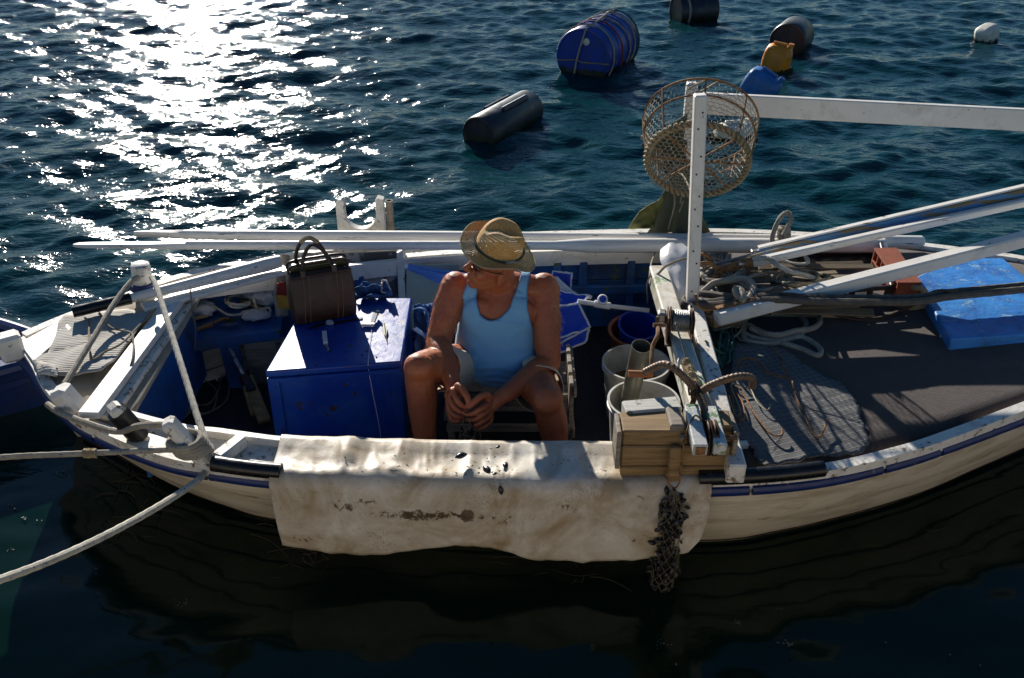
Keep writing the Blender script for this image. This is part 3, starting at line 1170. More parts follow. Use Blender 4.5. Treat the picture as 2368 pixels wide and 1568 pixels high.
for u, v in ((700, 634), (772, 620)):
    p = at(u, v, y=b0.y + .025)
    MB().box(p, (.022, .008, .035), None, .003).build('handle_tab', M_['leather_d'], bag)

# ---- small things on the chest
zt = ZC + .002
k0, k1, k2 = at(750, 770, zt), at(753, 798, zt), at(756, 817, zt)
kn = thing('pocket_knife', k1, 'small open pocket knife with white handle lying on the blue chest', 'knife')
MB().bar(k0 + V(0, 0, .007), k1 + V(0, 0, .007), .020, .013, bev=.005).build('handle', M_['knife'], kn)
MB().slab([k1 + V(-.007, 0, .009), k1 + V(.008, 0, .009), k2 + V(.008, .02, .009), k2 + V(.002, 0, .009), k2 + V(-.004, .03, .009)], .0025).build('blade', M_['metal_bright'], kn)
w0 = at(762, 749, zt)
wt = thing('wristwatch', w0, 'wristwatch with black strap lying in front of the leather bag', 'watch')
MB().lathe([(.019, 0), (.021, .004), (.021, .008), (.018, .012), (.0155, .012)], 24, Matrix.Translation(w0)).build('case', M_['metal_bright'], wt)
MB().lathe([(.0155, 0), (.0155, .0125), (.001, .0127)], 24, Matrix.Translation(w0)).build('dial', M_['pvc'], wt)
for k in range(12):
    a = k * math.pi / 6
    MB().box(w0 + V(.0185 * math.cos(a), .0185 * math.sin(a), .012), (.0035, .0035, .0015), rot_z(a), .0005).build('marker', M_['hose'], wt)
for e in ((-1, at(713, 760, zt)), (1, at(838, 736, zt))):
    a = w0 + V(e[0] * .019, 0, 0)
    MB().strip([a + V(0, .009, .005), e[1] + V(0, .008, .003)], [a + V(0, -.009, .005), e[1] + V(0, -.008, .003)], .0025).build('strap', M_['hose'], wt)
# lure: card of line with white bait
l0 = at(851, 753, zt)
lure = thing('fishing_line_card', l0, 'wad of white fishing line wound on a small card on the blue chest', 'line')
mb = MB()
for k in range(16):
    a = l0 + V(-.028 + .0036 * k, random.uniform(-.003, .003), .006)
    mb.tube([a + V(0, .013, 0), a + V(.002, .012, .009), a + V(.003, -.012, .009), a + V(.002, -.014, 0), a + V(0, .013, 0)], .0022, 5)
mb.build('winding', M_['pvc'], lure)
p = at(864, 737, zt)
MB().bar(l0 + V(.02, 0, .012), p + V(.01, .01, .02), .022, .012, bev=.004).build('card', M_['white_trim'], lure)
MB().tube([p + V(.012, .012, .012), p + V(.02, .02, .03)], .008, 8).build('swivel', M_['rope_g'], lure)
q = spline([at(859, 763, zt + .004), at(856, 790, zt + .002), at(852, 828, zt), at(851, 842, zt - .002), at(851, 850, .46)] +
           [fl.lerp(fr, f) + out * .016 + V(0, 0, dz) for f, dz in ((.765, -.05), (.78, -.15), (.8, -.28), (.81, -.40))], 6)
MB().tube(q, .0011, 5).build('loose_line', M_['pvc'], lure)
f0, f1 = at(888, 750, zt), at(894, 792, zt)
mb = MB()
fd = (f1 - f0).normalized()
fn_ = V(fd.y, -fd.x, 0)
mb.slab([f0 + V(0, 0, .008), f0 + fd * .02 - fn_ * .007 + V(0, 0, .012), f0 + fd * .07 - fn_ * .009 + V(0, 0, .012), f0 + fd * .105 - fn_ * .004 + V(0, 0, .008), f0 + fd * .12 + V(0, 0, .006),
         f0 + fd * .10 + fn_ * .007 + V(0, 0, .008), f0 + fd * .05 + fn_ * .009 + V(0, 0, .012), f0 + fd * .015 + fn_ * .006 + V(0, 0, .012)], .008)
ft = thing('fishing_lure', f0, 'pale feather shaped lure lying on the sunlit end of the chest', 'lure')
mb.build('body', M_['feather'], ft)
MB().tube([f0 + fd * .0 + V(0, 0, .012), f0 + fd * .06 + V(0, 0, .0145), f1 + V(0, 0, .004)], .0018, 5).build('shaft', M_['canvas_y'], ft)

# ---- oars along the far side
def oar(label, tip, neck, end, r, blade_w, edge_on, cuff=None, group='long white oars'):
    t = thing('oar', tip.lerp(end, .5), label, 'oar')
    d = (end - tip).normalized()
    s_ = V(d.y, -d.x, 0)
    L = (end - tip).length
    b = (neck - tip).length
    q = [tip + d * (b * .75 + (L - b * .75) * a) for a in np.linspace(0, 1, 20)]
    rr = [r * (.75 + .25 * min(1, a * 3)) for a in np.linspace(0, 1, 20)]
    if cuff:
        rr = [r * (1.3 if a * L > cuff * L else .8) for a in np.linspace(b * .75 / L, 1, 20)]
    MB().tube(q[:-1], rr[:-1], 14).build('shaft', M_['white_oar'], t)
    MB().tube([q[-2], q[-1] - d * .012, q[-1]], [rr[-1], rr[-1], rr[-1] * .7], 14).build('grip', M_['white_oar'], t)
    up = V(0, 0, 1) if edge_on else (V(0, 0, 1) * .75 - s_ * .66)
    across = d.cross(up).normalized()
    n = across.cross(d)
    rows = []
    for a, w_, th in ((0, .35, .006), (.03, .75, .009), (.1, .97, .01), (.5, 1, .013), (.8, .75, .018), (1.0, .45, .02)):
        c = tip + d * (b * a)
        w_ = w_ * blade_w
        rows.append([c + across * w_ + n * .001, c + across * w_ * .6 + n * th, c - across * w_ * .6 + n * th, c - across * w_, c - across * w_ * .6 - n * th, c + across * w_ * .6 - n * th])
    m_ = MB().grid(rows, closed_u=True)
    m_.add(rows[0], [(0, 1, 2, 3, 4, 5)])
    m_.build('blade', M_['white_oar'], t, weld=True)
    return t


oar('long white oar farther from the man, broad blade over the sunlit water', at(310, 541, .56), at(440, 540, .56), at(2135, 559, .55), .031, .04, False)
oar('long white oar nearest behind the man, thin blade edge reaching farthest out', at(170, 567, .57), at(520, 563, .57), at(2048, 568, .57), .029, .028, True, cuff=.61)
# short oar with black grip at the stern
s0, s1, s2 = at(168, 722, .575), at(303, 690, .585), at(648, 604, .60)
so = thing('short_oar', s0.lerp(s2, .5), 'short white oar with a black rubber grip lying over the stern deck', 'oar')
d = (s2 - s0).normalized()
MB().tube([s0, s1], .026, 14).build('grip', M_['hose'], so)
q = [s1 + (s2 - s1) * a for a in (0, .2, .6, .9, 1)]
MB().tube(q, [.021, .023, .029, .034, .03], 14).build('shaft', M_['white_oar'], so)
rows = []
b0_, b1_ = at(330, 712, .545), at(668, 622, .55)
MB().bar(b0_, b1_, .075, .022, bev=.006).build('boathook_board', M_['white_oar'], thing('loose_board', b0_.lerp(b1_, .5), 'white painted board lying along the stern under the short oar', 'board'))

# ---- parasols and cloth along the far side
pr = thing('closed_parasol', at(1000, 640, y=4.2), 'pale blue closed parasol with a white tip lying behind the hat', 'parasol')
p0, p1 = at(944, 617, y=4.26), at(1140, 676, y=4.14)
d = (p1 - p0).normalized()
fr_ = frames([p0, p1])[0]
rows = []
for i, a in enumerate(np.linspace(0, 1, 14)):
    row = []
    for k in range(48):
        an = 2 * math.pi * k / 48
        rr = (.014 + .05 * a) * (1 + (.28 * a + .08) * math.cos(8 * an + 2 * a))
        row.append(p0 + (p1 - p0) * a + fr_[1] * rr * math.cos(an) + fr_[2] * rr * math.sin(an))
    rows.append(row)
MB().grid(rows, closed_u=True).build('cloth', M_['umbrella'], pr)
MB().tube([p0 - d * .018, p0 + d * .012], .0135, 12).build('tip', M_['pvc'], pr)
MB().tube([p0, p1 + d * .05], .008, 8).build('pole', M_['pvc'], pr)

bp = thing('blue_canvas_seat', at(1320, 800, 0.0), 'deep blue canvas with white piping bundled behind the man', 'canvas')


def cloth_panel(corners, nu=14, nv=10, sag=.02, wob=.008, seed=0):
    """A bulging cloth between four corners, in order round it."""
    a, b, c, d_ = [Vector(p) for p in corners]
    n = (b - a).cross(d_ - a).normalized()
    rows = []
    for j in range(nv + 1):
        row = []
        for i in range(nu + 1):
            s_, t_ = i / nu, j / nv
            p = (a * (1 - s_) + b * s_) * (1 - t_) + (d_ * (1 - s_) + c * s_) * t_
            k = sag * math.sin(math.pi * s_) * math.sin(math.pi * t_)
            k += wob * mnoise.noise(V(s_ * 5 + seed, t_ * 5, seed * 1.7)) * 2
            row.append(p + n * k)
        rows.append(row)
    return rows


def cloth(name, corners, mat, parent, trim=None, th=.004, **kw):
    rows = cloth_panel(corners, **kw)
    o = solid(MB().grid(rows).build(name, mat, parent, recalc=False, smooth=80), th)
    if trim:
        edge = rows[0] + [r_[-1] for r_ in rows[1:]] + rows[-1][::-1][1:] + [r_[0] for r_ in rows[1:-1]][::-1]
        MB().tube(edge, .0055, 6, closed=True).build('piping', trim, o)
    return o


cloth('upper_flap', [at(1262, 668, y=4.16), at(1367, 686, y=4.06), at(1336, 702, y=3.98), at(1255, 720, y=4.0)], M_['umbrella_d'], bp, M_['white_trim'], sag=.025)
cloth('side_panel', [at(1258, 712, y=4.0), at(1338, 702, y=3.97), at(1364, 756, y=3.9), at(1262, 812, y=3.88)], M_['umbrella_d'], bp, M_['white_trim'], sag=.04, seed=3)
cloth('lower_flap', [at(1262, 790, y=3.9), at(1363, 760, y=3.9), at(1352, 792, y=3.84), at(1262, 830, y=3.84)], M_['umbrella_d'], bp, M_['white_trim'], sag=.02, seed=5)
cloth('white_flap', [at(1258, 640, y=4.2), at(1290, 642, y=4.2), at(1345, 690, y=4.1), at(1262, 684, y=4.1)], M_['white_trim'], bp, sag=.012, seed=8)
cloth('grey_panel', [at(1278, 628, y=4.24), at(1322, 632, y=4.24), at(1318, 668, y=4.2), at(1272, 660, y=4.2)], M_['umbrella_d'], bp, M_['white_trim'], sag=.006, seed=9)
pp = thing('parasol_pole', at(1400, 700, y=4.0), 'white parasol pole with a round clamp knob by the blue bucket', 'pole')
a, b, c = at(1335, 697, y=4.0), at(1410, 708, y=4.0), at(1500, 718, y=4.02)
MB().tube([a, at(1376, 703, y=4.0)], .0115, 12).build('pole', M_['pvc'], pp)
MB().tube([at(1374, 702, y=4.0), b], .018, 14).build('socket', M_['pvc'], pp)
MB().tube([b, c], .011, 12).build('pole', M_['pvc'], pp)
k = at(1393, 693, y=3.985)
MB().lathe([(.012, -.02), (.024, -.012), (.026, .0), (.022, .012), (.017, .014)], 18, frame_to((0, -.8, .6), loc=k)).build('knob', M_['pvc'], pp)
kn_ = bpy.data.objects['knob']
MB().lathe([(.017, .0), (.0165, .0155)], 18, frame_to((0, -.8, .6), loc=k)).build('cap', M_['umbrella_d'], kn_)

dn = thing('blue_cloth', at(865, 690, ZC), 'crumpled blue denim cloth on the back edge of the chest', 'cloth')
cloth('fold', [at(822, 668, y=4.0), at(895, 655, y=4.02), at(908, 682, y=3.96), at(820, 694, y=3.95)], M_['denim'], dn, sag=.03, wob=.02, seed=2)
cloth('fold', [at(838, 650, y=4.05), at(886, 661, y=4.04), at(900, 672, y=4.0), at(826, 674, y=4.0)], M_['denim'], dn, sag=.03, wob=.015, seed=4)
cloth('flap', [at(884, 648, y=4.03), at(893, 650, y=4.02), at(905, 680, y=3.99), at(882, 676, y=3.99)], M_['denim'], dn, M_['white_trim'], sag=.01, seed=6)
bb = thing('blue_bag', at(975, 800, 0), 'limp blue cloth bag with straps between chest and man', 'bag')
cloth('side', [at(955, 706, y=3.9), at(1000, 700, y=3.92), at(1010, 790, y=3.8), at(960, 800, y=3.78)], M_['denim'], bb, sag=.05, wob=.02, seed=11)
cloth('side', [at(953, 715, y=3.86), at(990, 722, y=3.84), at(1004, 800, y=3.74), at(962, 830, y=3.72)], M_['denim'], bb, sag=.03, wob=.02, seed=12)
MB().tube(pathy([(956, 716, 3.87), (972, 712, 3.83), (988, 724, 3.82), (990, 760, 3.78), (984, 790, 3.74)]), .009, 6, flat=.3).build('strap', M_['denim'], bb)
MB().tube(pathy([(958, 760, 3.74), (985, 778, 3.7), (1004, 792, 3.68)]), .016, 6, flat=.25).build('strap', M_['denim'], bb)

# ---- buckets
def bucket(name, label, rim, r, h, mat, tilt=(0, 0, 1), k=.82, fill=None, rimw=.006, group=None, lip=True):
    ax = Vector(tilt).normalized()
    base = rim - ax * h
    t = thing(name, base, label, 'bucket' if 'basin' not in name else 'basin')
    Mx = frame_to(ax, loc=base)
    th = .004
    prof = [(.001, 0), (r * k, 0), (r * .985, h - .035), (r, h - .034)] + ([(r + rimw, h - .03), (r + rimw, h - .022), (r, h - .02), (r, h - .008), (r + rimw, h - .006), (r + rimw, h)] if lip else [(r + rimw, h - .012), (r + rimw * 1.3, h)]) + \
           [(r - th, h), (r - th - .003, h - .03), (r * k - th, .006), (.001, .006)]
    MB().lathe(prof, 40, Mx).build('shell', mat, t)
    if fill:
        MB().lathe([(.001, h * fill[0]), (r * (k + (1 - k) * fill[0]) - .006, h * fill[0]), (r * (k + (1 - k) * fill[0]) - .006, h * fill[0] - .01), (.001, h * fill[0] - .01)], 30, Mx).build('contents', fill[1], t)
    return t, Mx


M_['murky'] = surf('murky_water', (.16, .1, .03), .2, .2, 10)
bucket('white_bucket', 'white plastic bucket standing farther from the gunwale, behind the pipe', at(1471, 837, .30), .152, .29, M_['white_plastic'], fill=(.55, M_['murky']))
t_, Mx = bucket('white_bucket', 'white plastic bucket holding the grey pipe, next to the wood block', at(1488, 924, .385), .146, .33, M_['white_plastic'], fill=(.3, M_['murky']))
bucket('orange_basin', 'orange plastic basin under the blue bucket', at(1470, 762, .22), .128, .2, M_['orange_plastic'], tilt=(-.02, -.12, 1), rimw=.01, lip=False)
bucket('blue_bucket', 'blue plastic bucket set inside the orange basin', at(1478, 751, .262), .1, .19, M_['blue_plastic'], tilt=(.03, -.25, 1), lip=False)
pt, pb = at(1483, 800, y=3.27), at(1450, 945, y=3.34)
pi = thing('metal_pipe', pb, 'short grey metal pipe standing tilted in the white bucket', 'pipe')
d = (pt - pb)
L = d.length
MB().lathe([(.036, 0), (.041, L), (.0385, L), (.034, 0)], 32, frame_to(d, loc=pb), closed=True).build('tube', M_['pipe'], pi)

# ---- stool
sx, sy, sz = -.03, 3.67, .205
stl = thing('wooden_stool', (sx, sy, 0), 'low weathered wooden stool under the seated man', 'stool')
for k in range(4):
    MB().box((sx + .015, sy - .15 + k * .1, sz - .011), (.56, .092, .022), None, .004).build('seat_board', M_['grey_wood'], stl)
for ax_ in (-1, 1):
    for ay in (-1, 1):
        MB().box((sx + .015 + ax_ * .26, sy + ay * .17, (sz - .024) / 2), (.03, .045, sz - .024), None, .004).build('leg', M_['grey_wood'], stl)
    MB().box((sx + .015 + ax_ * .285, sy, .12), (.018, .30, .04), None, .003).build('side_rail', M_['grey_wood'], stl)
MB().box((sx + .015, sy - .2, .10), (.56, .016, .04), None, .003).build('front_rail', M_['grey_wood'], stl)
s2 = thing('small_crate', (.28, 3.62, 0), 'grey wooden crate edge showing beside the left knee', 'crate')
for k in range(4):
    MB().box((.262, 3.50 + k * .09, .17), (.02, .07, .34), None, .004).build('slat', M_['grey_wood'], s2)
MB().box((.276, 3.63, .30), (.014, .36, .05), None, .003).build('rail', M_['grey_wood'], s2)
MB().box((.276, 3.63, .08), (.014, .36, .05), None, .003).build('rail', M_['grey_wood'], s2)

# ---- hand winch on the beam
wc = at(1573, 742, .685)
win = thing('hand_winch', V(wc.x, wc.y, .62), 'rusty hand winch with steel cable drum and crank on the cross beam', 'winch')
AX = Matrix.Rotation(R(90), 4, 'Y')
T = Matrix.Translation(wc) @ Matrix.Rotation(R(-6), 4, 'Z') @ AX
MB().lathe([(.022, -.035), (.022, .035)], 20, T).build('drum', M_['dark_steel'], win)
mb = MB()
for k in range(9):
    q = -.031 + k * .0078
    mb.lathe([(.043 + .004 * math.cos(a_) * 1, q + .004 * math.sin(a_)) for a_ in np.linspace(0, 2 * math.pi, 7)[:-1]], 26, T, closed=True)
mb.build('cable_winding', M_['cable'], win)
MB().lathe([(.0385, -.034), (.0385, .034)], 20, T).build('cable_core', M_['cable'], win)
for q, r_ in ((-.042, .058), (.042, .055)):
    MB().lathe([(r_, q - .003), (r_, q + .003)], 28, T).build('flange', M_['dark_steel'], win)
for q in (-.052, .052):
    c = wc + (Matrix.Rotation(R(-6), 3, 'Z') @ V(q, 0, -.02))
    MB().box(c, (.006, .105, .115), rot_z(R(-6)), .004, ).build('side_plate', M_['dark_steel'], win)
MB().box(wc + V(0, -.005, -.083), (.12, .13, .008), rot_z(R(-6)), .003).build('base_plate', M_['dark_steel'], win)
MB().tube([wc + V(-.055, .006, .0), wc + V(-.1, .012, .0)], .014, 12).build('axle', M_['dark_steel'], win)
MB().box(wc + V(-.075, .02, .005), (.035, .05, .06), rot_z(R(-6)), .008).build('gear_case', M_['steel'], win)
cr = [at(1521, 752, .69), at(1520, 775, .685), at(1509, 800, .66), at(1506, 830, .635), at(1506, 862, .605)]
MB().tube(spline(cr, 5), .0085, 8, flat=.55).build('crank_arm', M_['rust'], win)
MB().tube([cr[0] + V(-.02, 0, 0), cr[0] + V(.03, 0, 0)], .009, 8).build('crank_bolt', M_['rust'], win)
ha, hb = at(1510, 866, .603), at(1452, 864, .603)
MB().tube([ha, hb], [.013, .0145], 12).build('grip', wood('grip_wood', (.3, .1, .03), (.42, .17, .06), 5), win)
cb0, cb1 = at(1561, 746, .728), at(1590, 838, .64)
MB().twist([cb0.lerp(cb1, a) for a in np.linspace(0, 1, 60)], .0022, .0026, 26, 3, 5).build('pulling_cable', M_['cable'], win)

# ---- grapnel anchor of bent rebar
an0 = at(1615, 905, .68)
anc = thing('grapnel_anchor', an0, 'rusty four armed grapnel anchor of bent rebar lying on the cross beam', 'anchor')


def rebar(pts, r=.0135):
    mb = MB()
    q = spline(pts, 8)
    m = max(30, int(sum((q[i + 1] - q[i]).length for i in range(len(q) - 1)) / .007))
    q = resample(q, m)
    mb.tube(q, [r * (1.12 if i % 2 else .93) for i in range(m)], 10)
    return mb


rebar([at(1612, 912, .66), at(1596, 888, .72), at(1575, 866, .77), at(1553, 848, .79), at(1536, 842, .785), at(1518, 847, .76), at(1490, 861, .71)]).build('fluke', M_['rebar'], anc)
rebar([at(1618, 908, .67), at(1640, 893, .72), at(1668, 881, .76), at(1700, 872, .78), at(1728, 871, .775), at(1740, 879, .75), at(1740, 893, .71)]).build('fluke', M_['rebar'], anc)
rebar([at(1612, 905, .67), at(1622, 925, .68), at(1629, 950, .68), at(1629, 978, .66)]).build('fluke', M_['rebar'], anc)
rebar([at(1613, 905, .67), at(1606, 918, .655), at(1602, 930, .64), at(1600, 938, .635)], .010).build('fluke', M_['rebar'], anc)
rebar([at(1612, 905, .665), at(1598, 872, .65), at(1586, 838, .645)], .0115).build('shank', M_['rebar'], anc)
mb = MB()
a, b = at(1585, 836, .65), at(1610, 900, .668)
q = [a.lerp(b, t) for t in np.linspace(0, 1, 120)]
fr_ = frames(q)
for k in range(3):
    mb.tube([p + fr_[i][1] * (.017 + .004 * math.sin(i * .7)) * math.cos(i * (.8 + .1 * k) + k) + fr_[i][2] * .017 * math.sin(i * (.8 + .1 * k) + k) for i, p in enumerate(q)], .0045, 5)
mb.build('cord_wrap', M_['rope_t'], anc)
mb = MB()
for k in range(7):
    p = an0 + V(random.uniform(-.02, .01), random.uniform(-.02, .02), random.uniform(-.015, .02))
    mb.tube(spline([p, p + V(random.uniform(-.03, .02), random.uniform(-.03, .03), .01), p + V(random.uniform(-.02, .02), random.uniform(-.03, 0), -.02)], 4), .004, 5)
mb.build('knot', M_['dark_steel'], anc)

# ---- wooden block with pulley on the near gunwale
YF = 2.675
wb = thing('wooden_block', at(1560, 1108, y=YF), 'weathered brown timber block clamped over the gunwale by the winch beam', 'block')


def face_board(ul, ur, vt, vb, y0, depth, mat, name='board', bev=.006, slope=0.0):
    """A board whose front face fills ul..ur, vt..vb in the upright plane y0."""
    a, b = at(ul, vb, y=y0), at(ur, vb, y=y0)
    t = at((ul + ur) / 2, vt, y=y0)
    z0 = (a.z + b.z) / 2
    h = t.z - z0
    MB().box(((a.x + b.x) / 2, y0 + depth / 2, z0 + h / 2), (b.x - a.x, depth, h), None, bev).build(name, mat, wb)


face_board(1433, 1680, 1081, 1107, YF, .19, M_['old_wood'])
face_board(1434, 1684, 1033, 1079, YF + .004, .185, M_['old_wood'])
face_board(1437, 1588, 997, 1031, YF + .01, .12, M_['old_wood'])
face_board(1600, 1690, 985, 1031, YF + .03, .10, M_['old_wood'])
tz = at(1500, 1000, y=YF).z
a, b = at(1440, 936, .655), at(1567, 925, .655)
MB().bar(V(a.x, a.y - .03, .645), V(b.x, b.y - .03, .645), .075, .05, bev=.005).build('top_board', M_['white_wood'], wb)
a, b = at(1440, 976, .635), at(1562, 966, .635)
MB().bar(V(a.x, a.y, .625), V(b.x, b.y, .625), .075, .055, bev=.012).build('top_board', M_['grey_wood'], wb)
face_board(1421, 1432, 1000, 1086, YF - .005, .12, M_['grey_wood'], 'batten')
face_board(1541, 1571, 1038, 1116, YF - .028, .026, M_['old_wood'], 'batten', .008)
face_board(1687, 1698, 1000, 1078, YF - .002, .12, M_['grey_wood'], 'batten')
a, b = at(1554, 946, .67), at(1566, 992, .672)
MB().bar(a, b, .05, .03, bev=.008).build('batten', M_['grey_wood'], wb)
pl_ = thing('pulley', at(1640, 1030, .62), 'twin rusty sheaves between green and white steel channels at the gunwale', 'pulley')
a, b = at(1596, 945, .675), at(1619, 1042, .655)
MB().bar(a, b, .05, .05, bev=.004).build('channel', M_['green_steel'], pl_)
e = b + (b - a).normalized() * .0015
MB().bar(e, e + (b - a).normalized() * .002, .034, .034).build('channel_mouth', M_['rust'], pl_)
a, b = at(1640, 950, .665), at(1665, 1040, .655)
MB().bar(a, b, .045, .05, bev=.004).build('channel', M_['green_steel'], pl_)
for u in (1636, 1650):
    c = at(u, 1012, .645)
    Tm = Matrix.Translation(c) @ AX
    MB().lathe([(.012, -.008), (.04, -.0065), (.062, -.008), (.064, -.004), (.046, 0), (.064, .004), (.062, .008), (.012, .008)], 32, Tm).build('sheave', M_['dark_steel'], pl_)
c = at(1643, 1012, .645)
MB().tube([c - V(.1, 0, 0), c + V(.09, 0, 0)], .008, 8).build('axle', M_['dark_steel'], pl_)
MB().tube([c - V(.105, 0, 0), c - V(.09, 0, 0)], .013, 6).build('bolt', M_['steel'], pl_)
wl_ = thing('wire_loop', at(1559, 1130, y=2.65), 'thin rusty wire looped over the block and down the batten', 'wire')
MB().tube(spline([at(1628, 988, .665), at(1618, 968, .70), at(1607, 961, .70), at(1597, 975, .69), at(1590, 990, .68), at(1584, 1010, y=2.66), at(1578, 1050, y=2.64),
                  at(1573, 1090, y=2.632), at(1570, 1116, y=2.622), at(1559, 1129, y=2.615), at(1546, 1117, y=2.622), at(1541, 1100, y=2.632), at(1539, 1080, y=2.64)], 6), .0032, 6).build('wire', M_['rust'], wl_)

# ---- mussels
def mussel_mesh(L=.05):
    mb = MB()
    rows = []
    for i in range(9):
        a = i / 8
        x = a * L
        w_ = L * .27 * (math.sin(math.pi * min(1, a * .93 + .04)) ** .7) * (1.0 if a > .3 else .55 + a * 1.5)
        h_ = L * .19 * (math.sin(math.pi * min(1, a * .9 + .06)) ** .8)
        c = V(x, L * .08 * math.sin(a * 2.2), 0)
        rows.append([c + V(0, w_ * math.cos(t), h_ * math.sin(t) * (1 if abs(math.cos(t)) < .9 else .6)) for t in np.linspace(0, 2 * math.pi, 11)[:-1]])
    mb.grid(rows, closed_u=True)
    mb.add(rows[0], [tuple(range(10))]).add(rows[-1], [tuple(range(10))])
    return mb.mesh('mussel', weld=True, smooth=60)


MUS = mussel_mesh()
MUS.materials.append(M_['mussel'])


def mussel(loc, eul, s=1.0, parent=None, **kw):
    o = bpy.data.objects.new('mussel', MUS)
    COL.objects.link(o)
    o.parent = parent
    o.location = Vector(loc) - (WORLD_ORG[parent.name] if parent else V(0, 0, 0))
    o.rotation_euler = eul
    o.scale = (s, s, s)
    tag(o, **kw)
    return o


def diamond_net(mb, line, rad, n, m, r=.0013, grow=1.0):
    """Crossing spirals of twine round a hanging line of points."""
    q = resample(line, m)
    fr_ = frames(q)
    for k in range(n):
        for sg in (-1, 1):
            pts = []
            for i, p in enumerate(q):
                a = 2 * math.pi * (k / n + sg * i / m * grow)
                rr = rad(i / (m - 1)) * (1 + .05 * math.sin(i * 1.3 + k))
                pts.append(p + fr_[i][1] * rr * math.cos(a) + fr_[i][2] * rr * math.sin(a))
            mb.tube(pts, r, 4)
    return mb


yk = 2.6
top = at(1558, 1132, y=yk)
sock = thing('mussel_net', V(top.x, yk, -.3), 'net sock full of black mussels hanging from the block into the water', 'net')
line = [top, V(top.x + .002, yk, top.z - .06), V(top.x, yk, .2), V(top.x - .003, yk, .1), V(top.x - .005, yk, 0), V(top.x, yk, -.25)]
line = spline(line, 5)
rad = lambda t: .006 + .037 * min(1, t * 7) + .005 * math.sin(t * 16)
diamond_net(MB(), line, rad, 9, 70, .0011, 1.5).build('net', M_['net'], sock)
q = resample(line, 100)
MB().tube(q, [rad(i / 99) * .62 for i in range(100)], 10).build('core', M_['mussel'], sock)
for i in range(270):
    t = .06 + .94 * i / 270
    p = q[min(99, int(t * 99))]
    a = i * 2.4
    rr = rad(t) * random.uniform(.5, 1.05)
    mussel(p + V(rr * math.cos(a), rr * math.sin(a), random.uniform(-.004, .004)), (random.uniform(0, 6.3), random.uniform(0, 6.3), random.uniform(0, 6.3)), random.uniform(.6, .95), sock)
for (u, v, e, s_, lab) in ((1052, 1058, (.2, .1, .5), 1.0, 'gaping mussel lying alone nearest to the chest on the white tarpaulin'),
                           (1117, 1078, (.3, .0, -1.1), .95, 'large dark mussel in the middle of the loose mussels on the tarpaulin'),
                           (1168, 1083, (.2, .1, 1.4), .8, 'upright pointed mussel nearest to the timber block on the tarpaulin'),
                           (1138, 1097, (.1, .2, .6), .45, 'tiny glinting mussel in front of the big ones on the tarpaulin'),
                           (1147, 1036, (.1, .2, .9), .5, 'small mussel on the inner edge of the tarpaulin'),
                           (1155, 1122, (.2, 1.3, -1.2), .75, 'mussel stuck over the outer fold of the tarpaulin')):
    z = .50 if v < 1105 else .475
    mussel(at(u, v, z + .006), e, s_, label=lab, cat='mussel', group='loose mussels on the tarpaulin')

